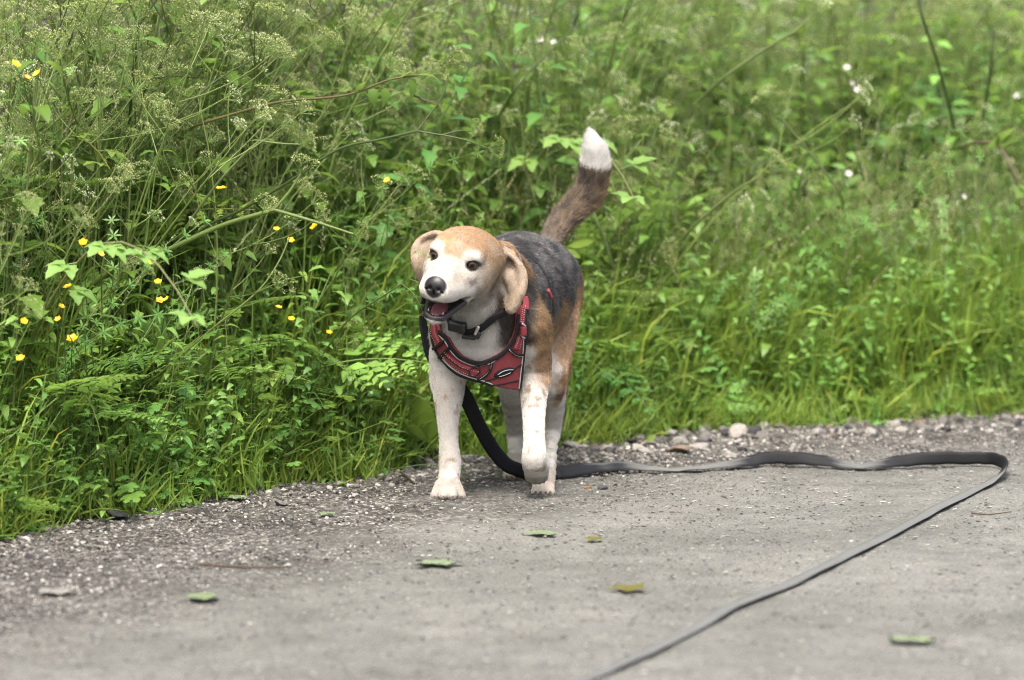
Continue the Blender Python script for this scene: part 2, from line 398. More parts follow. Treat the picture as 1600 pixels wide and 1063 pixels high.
def grass_tuft(n, h, spread, w=.0042, droop=1.2, pale=.12, seedheads=0):
    g = Geo()
    for _ in range(n):
        a = R_.uniform(0, 6.28); r = spread * math.sqrt(R_.random()); hh = h * R_.uniform(.45, 1.1); lean = R_.uniform(.05, .5); b = np.array([r * math.cos(a), r * math.sin(a), -.01])
        a2 = a + R_.normal(0, .7); out = np.array([math.cos(a2), math.sin(a2), 0]); dr = droop * R_.uniform(.2, 1.2)
        P0, P1, P2 = b, b + np.array([0, 0, hh * .62]) + out * hh * lean * .35, b + np.array([0, 0, hh * (1 - .32 * dr)]) + out * hh * lean * (.7 + dr * .6)
        sg = 3 if h < .1 else 5; c = bez(P0, P1, P2, sg); ww = w * R_.uniform(.6, 1.3); t = nrm(np.gradient(c, axis=0)); side = nrm(np.cross(t, np.array([out[0], out[1], .3]) + R_.normal(0, .3, 3)))
        wd = np.interp(np.linspace(0, 1, sg), [0, .2, .6, .8, 1], [.6, 1, .85, .55, .06])[:, None] * ww * .5
        V = np.stack([c - side * wd, c + side * wd], 1).reshape(-1, 3); F = []
        for i in range(sg - 1): F += [(2 * i, 2 * i + 1, 2 * i + 3), (2 * i, 2 * i + 3, 2 * i + 2)]
        col = np.array(GRASS) * R_.uniform(.7, 1.35) + (np.array([.09, .06, .01]) if R_.random() < pale else 0)
        g.add(V, F, col)
    for _ in range(seedheads):
        a = R_.uniform(0, 6.28); out = np.array([math.cos(a), math.sin(a), 0]) * .25; top = h * R_.uniform(1.1, 1.5)
        c = bez((0, 0, 0), out * .3 * top + np.array([0, 0, top * .6]), out * top + np.array([0, 0, top]), 8); tube(g, c, .0009, .0005, (.12, .15, .05), 3)
        for k in range(26):
            t = .62 + .38 * k / 26; p = np.array([np.interp(t * 7, range(8), c[:, i]) for i in range(3)]); dd = nrm(R_.normal(size=3) * .6 + np.array([0, 0, .9]))
            blade(g, p, dd, .012 * (1.4 - t), .004, (.17, .17, .08), [(0, .1), (.5, .5), (1, .05)], 0)
    return g
def nettle(h, leafL, colr=NETTLE):
    g = Geo(); lean = R_.normal(0, .14, 2); c = bez((0, 0, 0), (lean[0] * h * .3, lean[1] * h * .3, h * .55), (lean[0] * h, lean[1] * h, h), 9); tube(g, c, .0028, .0014, STEM, 4)
    k = 0; z = .18
    while z < 1:
        p = np.array([np.interp(z * 8, range(9), c[:, i]) for i in range(3)]); a0 = k * 1.57 + R_.normal(0, .2)
        for s in (0, math.pi):
            a = a0 + s; L = leafL * (1.0 - .55 * z) * R_.uniform(.8, 1.15) + .012; d = np.array([math.cos(a), math.sin(a), R_.uniform(-.15, .5)])
            blade(g, p + nrm(d) * .012, d, L, L * .62, np.array(colr) * R_.uniform(.75, 1.3), serr(ovate, 7, .16), R_.uniform(.3, .9), .25, tipcol=None)
        z += .10 + .03 * R_.random(); k += 1
    return g
def tri_leaf(g, p, d, L, col, up=(0, 0, 1.)):
    d, sx, nu = frame(d, up)
    for ang, k in ((0, 1.), (1.05, .82), (-1.05, .82)):
        dd = d * math.cos(ang) + sx * math.sin(ang) + nu * R_.uniform(-.15, .1)
        blade(g, np.asarray(p) + dd * L * .05, dd, L * k, L * k * .74, np.array(col) * R_.uniform(.85, 1.2), serr(ovate, 7, .15), R_.uniform(.2, .7), .22, up)
def bramble(L, leaf):
    g = Geo(); a = R_.uniform(0, 6.28); o = np.array([math.cos(a), math.sin(a), 0]); c = bez((0, 0, 0), o * L * .25 + np.array([0, 0, L * .85]), o * L * .8 + np.array([0, 0, L * .55]), 12); tube(g, c, .0034, .0015, (.085, .075, .035), 4)
    for k in range(9):
        t = .22 + .76 * k / 8; p = np.array([np.interp(t * 11, range(12), c[:, i]) for i in range(3)]); aa = a + (1 if k % 2 else -1) * R_.uniform(.5, 1.6); d = np.array([math.cos(aa), math.sin(aa), R_.uniform(-.1, .5)]); q = p + nrm(d) * leaf * .6
        tube(g, [p, (p + q) / 2, q], .0011, .0009, STEM, 3); tri_leaf(g, q, d, leaf * R_.uniform(.7, 1.15), BRAM)
    return g
def frond(g, base, d, L, col, up=(0, 0, 1.)):
    """a lacy cow parsley leaf: pinnae of small toothed leaflets"""
    d, sx, nu = frame(d, up); dr = R_.uniform(.3, .9)
    ax = [np.asarray(base) + d * (L * t) - nu * (dr * L * .5 * t * t) for t in np.linspace(0, 1, 8)]; tube(g, ax, .0013, .0005, STEM, 3); ax = np.array(ax)
    for k in range(2, 8):
        pl = L * .52 * (1 - (k - 1) / 7.6) * R_.uniform(.85, 1.1)
        for s in (-1, 1):
            pd = nrm(sx * s + d * .55 - nu * .15 * R_.random()); p0 = ax[k - 1] + (ax[min(k, 7)] - ax[k - 1]) * .3
            for m in range(1, 6):
                q = p0 + pd * pl * m / 5 - nu * (.12 * pl * (m / 5) ** 2); ll = pl * .36 * (1.1 - m / 6)
                for s2 in ((-1, 1) if m < 5 else (0,)):
                    ld = nrm(pd * .7 + np.cross(nu, pd) * s2 * .8)
                    blade(g, q, ld, ll, ll * .62, np.array(col) * R_.uniform(.75, 1.3), [(0, .1), (.42, .5), (1, .05)], .3, None, nu)
def parsley_leaves(n, L):
    g = Geo()
    for _ in range(n):
        a = R_.uniform(0, 6.28); d = np.array([math.cos(a), math.sin(a), R_.uniform(.6, 1.6)]); h = L * R_.uniform(.4, 1.1); p = nrm(d) * h
        tube(g, bez((0, 0, 0), p * .5 + np.array([0, 0, h * .1]), p, 4), .0018, .0012, STEM, 3); frond(g, p, d * [1, 1, .35], L * R_.uniform(.75, 1.1), PARS)
    return g
def umbel(g, c, axis, R, rays=11, sub=9, col=UMB, stage=None):
    """a compound umbel gone partly to seed"""
    d, sx, nu = frame(axis)
    for k in range(rays):
        a = k * 2.39996; rr = math.sqrt((k + .6) / rays); rd = nrm(d + (sx * math.cos(a) + nu * math.sin(a)) * rr * 1.15); e = np.asarray(c) + rd * R * R_.uniform(.82, 1.08)
        w = nrm(np.cross(rd, [.3, 1, .2])) * .0006; g.add([c - w, c + w, e + w * .7, e - w * .7], [(0, 1, 2), (0, 2, 3)], (.13, .17, .06))
        for m in range(sub):
            a2 = m * 2.39996; r2 = math.sqrt((m + .5) / sub); pd = nrm(rd + r2 * 1.1 * (sx * math.cos(a2) + nu * math.sin(a2))); f = e + pd * R * .26 * R_.uniform(.8, 1.15); w = np.cross(pd, d + .3) * .0004
            g.add([e - w, e + w, f], [(0, 1, 2)], (.12, .15, .06))
            s = R * .055 * R_.uniform(.7, 1.4); s = min(max(s, .0014), .0030); b = np.cross(pd, sx); b = nrm(b) * s * .55; c2 = nrm(np.cross(pd, b)) * s * .55; cc = np.array(col) * R_.uniform(.65, 1.35)
            if stage == 'white' and R_.random() < .6: cc = np.array((.55, .57, .47))
            g.add([f - pd * s, f + b, f - b * .5 + c2 * .87, f - b * .5 - c2 * .87, f + pd * s * 1.5], [(0, 2, 1), (0, 3, 2), (0, 1, 3), (4, 1, 2), (4, 2, 3), (4, 3, 1)], cc)
def umbel_stem(h, n, stage=None):
    g = Geo(); lean = R_.normal(0, .18, 2); c = bez((0, 0, 0), (lean[0] * h * .2, lean[1] * h * .2, h * .6), (lean[0] * h, lean[1] * h, h), 8); tube(g, c, .0030, .0013, STEM, 5); umbel(g, c[-1], c[-1] - c[-2], R_.uniform(.022, .034), stage=stage)
    for k in range(n):
        t = R_.uniform(.45, .9); p = np.array([np.interp(t * 7, range(8), c[:, i]) for i in range(3)]); a = R_.uniform(0, 6.28); L = h * R_.uniform(.14, .32); e = p + np.array([math.cos(a) * .75, math.sin(a) * .75, .75]) * L
        q = bez(p, p + np.array([math.cos(a) * .5, math.sin(a) * .5, .3]) * L, e, 5); tube(g, q, .0014, .0008, STEM, 4); umbel(g, e, e - p + np.array([0, 0, .4]) * L, R_.uniform(.018, .03), 9, 8, stage=stage)
    return g
def cleavers(h):
    g = Geo()
    for _ in range(3):
        a = R_.uniform(0, 6.28); o = np.array([math.cos(a), math.sin(a), 0]); H = h * R_.uniform(.7, 1.1); c = bez((0, 0, 0), o * H * .2 + np.array([0, 0, H * .6]), o * H * R_.uniform(.3, .8) + np.array([0, 0, H * R_.uniform(.6, 1)]), 12); tube(g, c, .0010, .0007, STEM, 3)
        for k in range(2, 12):
            d, sx, nu = frame(c[k] - c[k - 1])
            for m in range(6):
                b = m * 1.047 + k; dd = sx * math.cos(b) + nu * math.sin(b) + d * .35; L = .0125 * R_.uniform(.7, 1.2)
                blade(g, c[k], dd, L, L * .26, np.array((.070, .118, .026)) * R_.uniform(.8, 1.3), [(0, .2), (.55, .5), (1, .05)], .3, None, d)
    return g
def palmate(g, p, d, L, col, up=(0, 0, 1.)):
    d, sx, nu = frame(d, up)
    for ang in (-1.5, -.8, 0, .8, 1.5):
        dd = d * math.cos(ang) + sx * math.sin(ang); l2 = L * (1 - .18 * abs(ang))
        blade(g, p, dd, l2, l2 * .42, np.array(col) * R_.uniform(.85, 1.2), [(0, .1), (.4, .4), (.58, .8), (.66, .4), (.84, .6), (1, .06)], .35, None, nu)
def buttercup_leaves(n, h):
    g = Geo()
    for _ in range(n):
        a = R_.uniform(0, 6.28); d = np.array([math.cos(a), math.sin(a), R_.uniform(.4, 2.)]); H = h * R_.uniform(.5, 1.1); p = nrm(d) * H; tube(g, bez((0, 0, 0), p * .5 + np.array([0, 0, .1 * H]), p, 4), .0012, .0008, STEM, 3)
        palmate(g, p, d * [1, 1, .25], R_.uniform(.020, .036), (.062, .112, .024))
    return g
def herb(n, L, wid, col, up_=.5, stemh=0.):
    g = Geo()
    if stemh: tube(g, bez((0, 0, 0), (.01, 0, stemh * .5), (.02, .01, stemh), 5), .0014, .0009, STEM, 3)
    for k in range(n):
        a = k * 2.4 + R_.normal(0, .3); z = stemh * (k + .5) / n; l = L * R_.uniform(.7, 1.15) * (1 - .4 * z / max(stemh, .01) if stemh else 1); d = np.array([math.cos(a), math.sin(a), R_.uniform(.2, 1.) * up_ * 1.6])
        blade(g, (0, 0, z), d, l, l * wid, np.array(col) * R_.uniform(.8, 1.25), serr(ovate if wid > .4 else lance, 5, .04), R_.uniform(.2, 1.), .2)
    return g
TPL = {}
def tpl(key, gs): TPL[key] = gs
tpl('short_grass', [grass_tuft(22, hh, .045, .0032, 1.0, .06) for hh in (.06, .085, .12)])
tpl('mid_grass', [grass_tuft(28, .20, .05, .0042, 1.1, .10) for _ in range(3)])
tpl('tall_grass', [grass_tuft(26, .30, .06, .0050, 1.3, .12, 1) for _ in range(4)])
tpl('nettle', [nettle(h, l) for h, l in ((.5, .050), (.65, .056), (.8, .055))])
tpl('bramble', [bramble(l, f) for l, f in ((.55, .036), (.7, .042), (.45, .032), (.62, .04))])
tpl('parsley_leaf', [parsley_leaves(2, l) for l in (.13, .16, .19)])
tpl('umbel', [umbel_stem(h, n, st) for h, n, st in ((.66, 5, None), (.75, 5, None), (.85, 6, 'white'), (.7, 5, None), (.55, 4, None))])
tpl('cleavers', [cleavers(h) for h in (.25, .36, .5)])
tpl('buttercup_leaf', [buttercup_leaves(8, h) for h in (.10, .18, .26)])
tpl('herb', [herb(9, .036, .6, (.10, .17, .030), .4), herb(12, .030, .42, (.095, .16, .034), .6, .10), herb(8, .052, .5, (.080, .138, .03), .6), herb(16, .034, .5, (.088, .145, .034), .5, .24)])
tpl('broad', [herb(6, .09, .5, (.070, .128, .027), .7), herb(7, .08, .6, (.076, .132, .034), .8), herb(12, .055, .55, (.064, .115, .030), .5, .42)])

def spots(n, x0, x1, e0, e1, bias=1.0):
    x = R_.uniform(x0, x1, n); e = e0 + (e1 - e0) * R_.random(n) ** bias; q = np.stack([x, x * 0, x * 0], 1)
    y = edge_y(x) + e + (.075 * vnoise(q, .17, 51) + .045 * vnoise(q, .06, 52)) * (1 - sstep(.1, .4, e)) + .01
    return x, y, e
DOG_A, DOG_B = np.array([-.10, 5.9]), np.array([.13, 6.62])
def dog_gap(x, y):
    p = np.stack([x, y], 1); ab = DOG_B - DOG_A; t = np.clip(((p - DOG_A) @ ab) / (ab @ ab), 0, 1); return np.linalg.norm(p - DOG_A - t[:, None] * ab, axis=1)
SOWN = []
def sow(key, n, x0, x1, e0, e1, s0=.8, s1=1.2, tilt=.12, bias=1., gap=.22, prob=None):
    x, y, e = spots(int(n * DEN), x0, x1, e0, e1, bias)
    k = (dog_gap(x, y) > gap) & (np.abs(x) < .145 * y + .12)
    if prob is not None: k &= R_.random(len(x)) < prob(x, e)
    x, y = x[k], y[k]; n = len(x)
    SOWN.append((key, np.stack([x, y, terrain(x, y)], 1), np.stack([R_.normal(0, tilt, n), R_.normal(0, tilt, n), R_.uniform(0, 6.28, n)], 1), R_.uniform(s0, s1, n)))
def rotm(e):
    cx, cy, cz = np.cos(e).T; sx, sy, sz = np.sin(e).T; o = np.zeros(len(e))
    Rx = np.array([[o + 1, o, o], [o, cx, -sx], [o, sx, cx]]); Ry = np.array([[cy, o, sy], [o, o + 1, o], [-sy, o, cy]]); Rz = np.array([[cz, -sz, o], [sz, cz, o], [o, o, o + 1]])
    return np.einsum('ijn,jkn,kln->nil', Rz, Ry, Rx)
def tone(pos, n):
    """each plant its own tone of green, with drifts of lighter and darker kinds"""
    d = vnoise(pos * [1, 1, 0], .35, 71) * .16
    v = np.exp(R_.normal(0, .20, n) + d); w = R_.normal(0, .10, n)
    return np.stack([v * (1 + w), v, v * (1 - w)], 1)
def put_mass(name, label):
    Vs, Fs, Cs, n0 = [], [], [], 0
    for key, pos, rot, scl in SOWN:
        which = R_.integers(0, len(TPL[key]), len(pos))
        for k, g in enumerate(TPL[key]):
            m = which == k
            if not m.any(): continue
            V, F, C = np.vstack(g.V).astype(np.float32), np.vstack(g.F), np.vstack(g.C).astype(np.float32); M = (rotm(rot[m]) * scl[m][:, None, None]).astype(np.float32); c = m.sum()
            Vs.append((np.einsum('nij,vj->nvi', M, V) + pos[m][:, None].astype(np.float32)).reshape(-1, 3)); Cs.append((C[None] * tone(pos[m], c)[:, None]).reshape(-1, 3).astype(np.float32))
            Fs.append((F[None] + (np.arange(c) * len(V))[:, None, None] + n0).reshape(-1, 3)); n0 += c * len(V)
    SOWN.clear(); V, F, C = np.vstack(Vs), np.vstack(Fs), np.vstack(Cs)
    me = bpy.data.meshes.new(name); me.vertices.add(len(V)); me.vertices.foreach_set('co', V.ravel()); me.loops.add(F.size); me.loops.foreach_set('vertex_index', F.astype(np.int32).ravel())
    me.polygons.add(len(F)); me.polygons.foreach_set('loop_start', np.arange(0, F.size, 3, dtype=np.int32)); me.polygons.foreach_set('loop_total', np.full(len(F), 3, np.int32)); me.polygons.foreach_set('use_smooth', np.ones(len(F), bool)); me.update(calc_edges=True)
    set_col(me, C * (np.array([1.25, 1.22, 1.4]) if name == 'grass' else np.array([1.36, 1.56, 1.50])) + np.array([.003, .010, .002])); tag(link(name, me, None, LEAF), label, kind='stuff')
DEN = 1.0
LX, RX = -1.1, 1.35
if True:
    # grass
    sow('short_grass', 2200, LX, RX, -.06, .24, .5, 1.3, .45, 1.2, .07)
    sow('mid_grass', 1500, -.15, RX, .04, .65, .7, 1.3, .2, 1., .12)
    sow('mid_grass', 760, LX, -.1, .02, .5, .5, 1.0, .2)
    sow('tall_grass', 620, -.05, RX, .12, .6, .7, 1.15, .25, .9, .26)
    sow('tall_grass', 200, LX, .2, .15, .8, .7, 1.2, .25, 1., .3)
    put_mass('grass', 'green grass in tufts, short at the path and tall up the bank')
    # low leafy cover along the edge
    sow('herb', 1900, LX, RX, -.03, .35, .6, 1.3, .25, 1.2, .1)
    sow('herb', 900, LX, RX, .25, 1.2, .9, 1.6, .3)
    sow('herb', 420, LX, .1, -.05, .14, .5, .9, .3, 1.2, .12)
    sow('herb', 260, LX, RX, -.16, .02, .3, .7, .2, .5, .16)
    sow('parsley_leaf', 60, LX, RX, -.06, .06, .3, .5, .3, 1., .2)
    sow('buttercup_leaf', 110, LX, .1, -.02, .12, .5, .9, .3, 1., .14)
    sow('buttercup_leaf', 430, LX, .25, .06, .6, .5, .95, .25)
    sow('buttercup_leaf', 180, .1, RX, .05, .8, .7, 1.3, .25)
    sow('cleavers', 120, LX, .35, .08, .8, .8, 1.3, .3, 1., .42)
    sow('cleavers', 110, .2, RX, .14, 1.2, .8, 1.3, .3, 1., .42)
    # tall growth
    sow('parsley_leaf', 330, LX, .3, .14, 1.1, .8, 1.5, .25, 1., .34)
    sow('parsley_leaf', 260, .1, RX, .4, 2.0, .8, 1.5, .25, 1., .34)
    sow('nettle', 170, LX, .25, .2, 1.1, .6, 1.15, .16, 1., .34)
    sow('nettle', 230, .1, RX, .6, 2.2, .6, 1.15, .16, 1., .34)
    sow('bramble', 110, LX, .3, .2, 1.1, .7, 1.15, .2, 1., .55)
    sow('bramble', 180, .1, RX, .6, 2.2, .7, 1.2, .2, 1., .55)
    sow('broad', 110, LX, .3, .14, 1.1, .6, 1.0, .25)
    sow('broad', 260, .1, RX, .45, 2.2, .7, 1.4, .25)
    sow('parsley_leaf', 70, LX, .25, .1, .5, .5, 1.0, .3, 1., .34)
    sow('parsley_leaf', 230, .15, RX, .25, .9, .4, .75, .3, 1., .34)
    put_mass('undergrowth', 'dense mixed undergrowth of nettles, brambles, cow parsley leaves and cleavers')
    for args in ((190, LX, .2, .16, .75, .62, 1.1, .2, 1., .46), (150, LX, .2, .10, .5, .4, .8, .3, 1., .34), (200, .15, RX, .45, 2.0, .5, 1.1, .2, 1., .36), (60, .15, RX, .2, .5, .35, .6, .3, 1., .36)): sow('umbel', *args)
    up, ur, us = (np.concatenate([a[k] for a in SOWN]) for k in (1, 2, 3)); SOWN.clear()
    scatter('seed_heads', [template('seed_heads', g.mesh('seed_heads', np.array([1.5, 1.55, 1.5])), LEAF) for g in TPL['umbel']], up, ur, us, R_.integers(0, 5, len(up)), label='haze of pale cow parsley seed heads over the undergrowth')

# ------------------------------------------------------------------ plants one can pick out, each a thing with its own parts
def align(d, roll=0.):
    d, sx, nu = frame(d, (0, 0, 1.)); R = np.stack([sx, nu, d], 1)
    return R @ np.array([[math.cos(roll), -math.sin(roll), 0], [math.sin(roll), math.cos(roll), 0], [0, 0, 1.]])
def place(o, p, d, s=1., roll=0.):
    M = Matrix(align(d, roll).tolist()).to_4x4() @ Matrix.Scale(s, 4); M.translation = Vector(np.asarray(p, float)); o.matrix_local = M
def gmesh(fn, name='m'):
    g = Geo(); fn(g); me = g.mesh(name, np.array([1.3, 1.42, 1.15])); me.materials.append(LEAF); return me
UMBELS = [gmesh(lambda g, q=q: umbel(g, (0, 0, 0), (0, 0, 1.), .030, q[0], q[1], q[2], q[3]), 'umbel') for q in ((12, 9, UMB, None), (11, 9, (.30, .32, .17), 'white'), (9, 8, (.20, .21, .085), None), (13, 10, (.27, .29, .14), None))]
LEAFLET = [gmesh(lambda g: blade(g, (0, 0, 0), (0, 0, 1.), 1., .62, np.array(NETTLE) * R_.uniform(.9, 1.3), serr(ovate, 9, .16), .7, .25, (0, 1, .1)), 'leaf') for _ in range(3)]
TRI = [gmesh(lambda g: tri_leaf(g, (0, 0, 0), (0, 0, 1.), 1., np.array(BRAM) * R_.uniform(.9, 1.35), (0, 1, .1)), 'leaf') for _ in range(3)]
FROND = [gmesh(lambda g: frond(g, (0, 0, 0), (0, 0, 1.), 1., PARS, (0, 1, .1)), 'leaf') for _ in range(2)]
for me in FROND: pass
def stem_obj(parent, pts, r0, r1, col=STEM, sides=6):
    g = Geo(); tube(g, pts, r0, r1, col, sides); me = g.mesh('stem'); me.materials.append(LEAF); return link('stem', me, parent)
def smooth_curve(pts, n=6): return cr_(np.asarray(pts, float), n)
def cr_(A, n):
    A = np.vstack([2 * A[0] - A[1], A, 2 * A[-1] - A[-2]]); o = []
    for i in range(1, len(A) - 2):
        a, b, c, d = A[i - 1:i + 3]
        for t in np.arange(n) / n: o.append(.5 * (2 * b + (c - a) * t + (2 * a - 5 * b + 4 * c - d) * t * t + (3 * b - a - 3 * c + d) * t ** 3))
    o.append(A[-2]); return np.array(o)
def part(name, me, parent, p, d, s, roll=0.):
    o = link(name, me, parent); place(o, p, d, s, roll); return o
def up_(d, k=.5): return nrm(np.asarray(d, float) + np.array([0, 0, k]))
def copy_thing(root, loc, rz, s, label, group):
    r_ = root.copy(); COL.objects.link(r_); r_.location = loc; r_.rotation_euler = (0, 0, rz); r_.scale = (s, s, s); r_['label'] = label; r_['group'] = group
    for ch in root.children:
        c = ch.copy(); COL.objects.link(c); c.parent = r_
    return r_
def proto_parsley(h, n):
    t = empty('cow_parsley'); lean = R_.normal(0, .16, 2); c = bez((0, 0, 0), (lean[0] * h * .2, lean[1] * h * .2, h * .6), (lean[0] * h, lean[1] * h, h), 9); stem_obj(t, c, .0031, .0014)
    part('umbel', UMBELS[0], t, c[-1], up_(c[-1] - c[-2]), R_.uniform(.9, 1.3), 0)
    for k in range(n):
        z = R_.uniform(.45, .92); p = np.array([np.interp(z * 8, range(9), c[:, i]) for i in range(3)]); a = R_.uniform(0, 6.28); L = h * R_.uniform(.14, .30); e = p + np.array([math.cos(a) * .75, math.sin(a) * .75, .75]) * L
        stem_obj(t, bez(p, p + np.array([math.cos(a) * .5, math.sin(a) * .5, .3]) * L, e, 5), .0015, .0008, STEM, 4); part('umbel', UMBELS[int(R_.integers(0, 4))], t, e, up_(e - p, .4 * L), R_.uniform(.65, 1.15), R_.uniform(0, 6))
    return tag(t, None, 'cow parsley')
def proto_nettle(h, L0):
    t = empty('nettle'); lean = R_.normal(0, .12, 2); c = bez((0, 0, 0), (lean[0] * h * .3, lean[1] * h * .3, h * .55), (lean[0] * h, lean[1] * h, h), 9); stem_obj(t, c, .0028, .0013)
    for k in range(7):
        z = .3 + .70 * k / 6; p = np.array([np.interp(z * 8, range(9), c[:, i]) for i in range(3)]); a0 = k * 1.57 + R_.normal(0, .2)
        for s in (0, math.pi):
            L = L0 * (1.05 - .6 * z) * R_.uniform(.85, 1.15) + .014; d = np.array([math.cos(a0 + s), math.sin(a0 + s), R_.uniform(-.1, .45)]); part('leaf', LEAFLET[k % 3], t, p + nrm(d) * .006, d, L)
    return tag(t, None, 'nettle')
def proto_bramble(L, leaf):
    t = empty('bramble_shoot'); a = R_.uniform(0, 6.28); o = np.array([math.cos(a), math.sin(a), 0]); c = bez((0, 0, 0), o * L * .25 + np.array([0, 0, L * .85]), o * L * .8 + np.array([0, 0, L * .6]), 12); stem_obj(t, c, .0034, .0015, (.10, .085, .04))
    for k in range(8):
        z = .25 + .74 * k / 7; p = np.array([np.interp(z * 11, range(12), c[:, i]) for i in range(3)]); aa = a + (1 if k % 2 else -1) * R_.uniform(.5, 1.5); d = np.array([math.cos(aa), math.sin(aa), R_.uniform(-.1, .5)]); part('leaf', TRI[k % 3], t, p + nrm(d) * .004, d, leaf * R_.uniform(.8, 1.2))
    return tag(t, None, 'bramble')
def proto_dock(n, L):
    t = empty('broad_leaved_plant')
    for k in range(n):
        a = k * 2.4 + R_.normal(0, .3); d = np.array([math.cos(a), math.sin(a), R_.uniform(.5, 1.5)]); part('leaf', DOCK[k % 2], t, nrm(d) * .004, d, L * R_.uniform(.7, 1.15))
    return tag(t, None, 'weed')
DOCK = [gmesh(lambda g: blade(g, (0, 0, 0), (0, 0, 1.), 1., w, (.085, .15, .034), [(0, .03), (.18, .05), (.3, .3), (.45, .48), (.62, .5), (.8, .36), (.93, .15), (1, .02)], .8, .16, (0, 1, .1), curl=.05), 'leaf') for w in (.5, .42)]
def zone(x, y, z):
    px, py = proj(np.array([x, y, z])); right = px > 830
    cols = (120, 260, 400, 520, 640, 830, 980, 1120, 1270, 1420, 9999); k = next(i for i, c in enumerate(cols) if px < c)
    w = ('at the left edge', 'near the left edge below the forked stalk', 'between the forked and slanting stalks', 'around the middle of the left growth', 'just left of the dog', "behind the dog's head", 'just right of the tail', 'a little right of the tail', 'in the middle of the right bank', 'towards the right end of the bank', 'at the right edge')[k]
    return w + ('' if py > 330 else ', reaching high' if py > 60 else ', reaching the top')
def plant_out(protos, spots_, label, group, s0, s1):
    first = set(); what = label.split(' ' + ('in the tall growth' if 'in the tall growth' in label else 'standing high' if 'standing high' in label else 'in the growth' if 'in the growth' in label else 'near the path' if 'near the path' in label else 'in the grass' if 'in the grass' in label else 'on the bank'))[0]
    for i, (x, y) in enumerate(spots_):
        hgt = {'cow': .7, 'blurred cow': .7}.get(' '.join(what.split()[:2 if what.startswith('blurred') else 1]), .5 if 'low' not in what and 'smooth' not in what else .1)
        label = what + ' ' + zone(x, y, float(terrain(x, y)) + hgt)
        k = i % len(protos); loc = (x, y, float(terrain(x, y))); rz, s = R_.uniform(0, 6.28), R_.uniform(s0, s1); f = (s - s0) / (s1 - s0); label = ('short ' if f < .3 else 'tall ' if f > .7 else 'middling ') + label
        if k not in first:
            first.add(k); p = protos[k]; p.location = loc; p.rotation_euler = (0, 0, rz); p.scale = (s, s, s); p['label'] = label; p['group'] = group
        else: copy_thing(protos[k], loc, rz, s, label, group)
def pick(n, x0, x1, e0, e1, gap):
    o = []
    while len(o) < n:
        x, e = R_.uniform(x0, x1), R_.uniform(e0, e1); y = float(edge_y(x)) + e
        if dog_gap(np.array([x]), np.array([y]))[0] > gap and abs(x) < .135 * y + .03: o.append((x, y))
    return o
if True:
    plant_out([proto_parsley(h, n) for h, n in ((.62, 6), (.72, 7), (.8, 8))], pick(64, -.95, .2, .14, .7, .46), 'seeding cow parsley in the tall growth left of the dog', 'cow parsley left of the dog', .8, 1.15)
    plant_out([proto_parsley(h, n) for h, n in ((.6, 6), (.75, 7))], pick(24, .2, 1.15, .7, 1.8, .4), 'blurred cow parsley standing high on the bank right of the dog', 'cow parsley right of the dog', .8, 1.15)
    plant_out([proto_nettle(h, l) for h, l in ((.45, .055), (.6, .06))], pick(20, -.95, .2, .12, .6, .34), 'nettle with toothed leaves in the tall growth left of the dog', 'nettles left of the dog', .7, 1.1)
    plant_out([proto_nettle(h, l) for h, l in ((.5, .065), (.65, .07))], pick(20, .2, 1.15, .55, 1.5, .4), 'blurred nettle on the bank right of the dog', 'nettles right of the dog', .7, 1.1)
    plant_out([proto_bramble(h, l) for h, l in ((.5, .040), (.62, .045))], pick(14, -.95, .15, .16, .7, .55), 'bramble shoot in the growth left of the dog', 'brambles left of the dog', .75, 1.1)
    plant_out([proto_bramble(h, l) for h, l in ((.5, .05), (.65, .055))], pick(18, .25, 1.15, .55, 1.6, .5), 'blurred bramble shoot on the bank right of the dog', 'brambles right of the dog', .8, 1.2)
    plant_out([proto_dock(6, .075), proto_dock(5, .09)], pick(8, -.9, -.15, .05, .3, .25), 'low plant with broad smooth leaves near the path left of the dog', 'broad leaved weeds left of the dog', .6, 1.0)
    plant_out([proto_dock(6, .08), proto_dock(5, .10)], pick(12, .3, 1.1, .25, .9, .3), 'broad smooth leaved plant in the grass right of the dog', 'broad leaved weeds right of the dog', .7, 1.1)

# stalks that show one by one, each along its own course
def stalk(name, px, r0, r1, label, ends=(), col=STEM, cat='stalk', branches=(), leaves=(), group=None, dy=None):
    sh = lambda q: (q[0], q[1], q[2] + (dy if dy is not None else -.12 if q[2] < 6.5 else -.38 if q[2] > 7.05 else 0)) + tuple(q[3:])
    px, ends, leaves, branches = [sh(q) for q in px], [sh(q) for q in ends], [sh(q) for q in leaves], [[sh(q) for q in b] for b in branches]
    pts = np.array([P(*p) for p in px]); base = pts[0]; t = empty(name, tuple(base)); tag(t, label, cat, group)
    c = smooth_curve(pts - base); stem_obj(t, c, r0, r1, col)
    for b in branches: stem_obj(t, smooth_curve(np.array([P(*p) for p in b]) - base), r1 * .9, r1 * .55, col, 5)
    for (x, y, Y, dx, dy, dz, s, k) in ends: part('umbel', UMBELS[k], t, P(x, y, Y) - base, (dx, dy, dz), s)
    for (x, y, Y, dx, dy, dz, s, k) in leaves: part('leaf', (TRI + LEAFLET + DOCK)[k], t, P(x, y, Y) - base, (dx, dy, dz), s)
    return t
LS = (.135, .185, .055)
stalk('cow_parsley_stalk', [(60, 560, 6.3), (155, 436, 6.14), (250, 396, 6.12), (345, 353, 6.10), (428, 328, 6.08)], .0042, .0034, 'thickest pale green stalk, slanting up to a swollen joint left of the dog', [(552, 366, 6.05, .8, -.2, .3, .7, 2), (470, 272, 6.08, .3, -.1, .9, .9, 0)], LS, 'cow parsley', [[(428, 328, 6.08), (490, 346, 6.06), (552, 366, 6.05)], [(428, 328, 6.08), (452, 300, 6.08), (470, 272, 6.08)]])
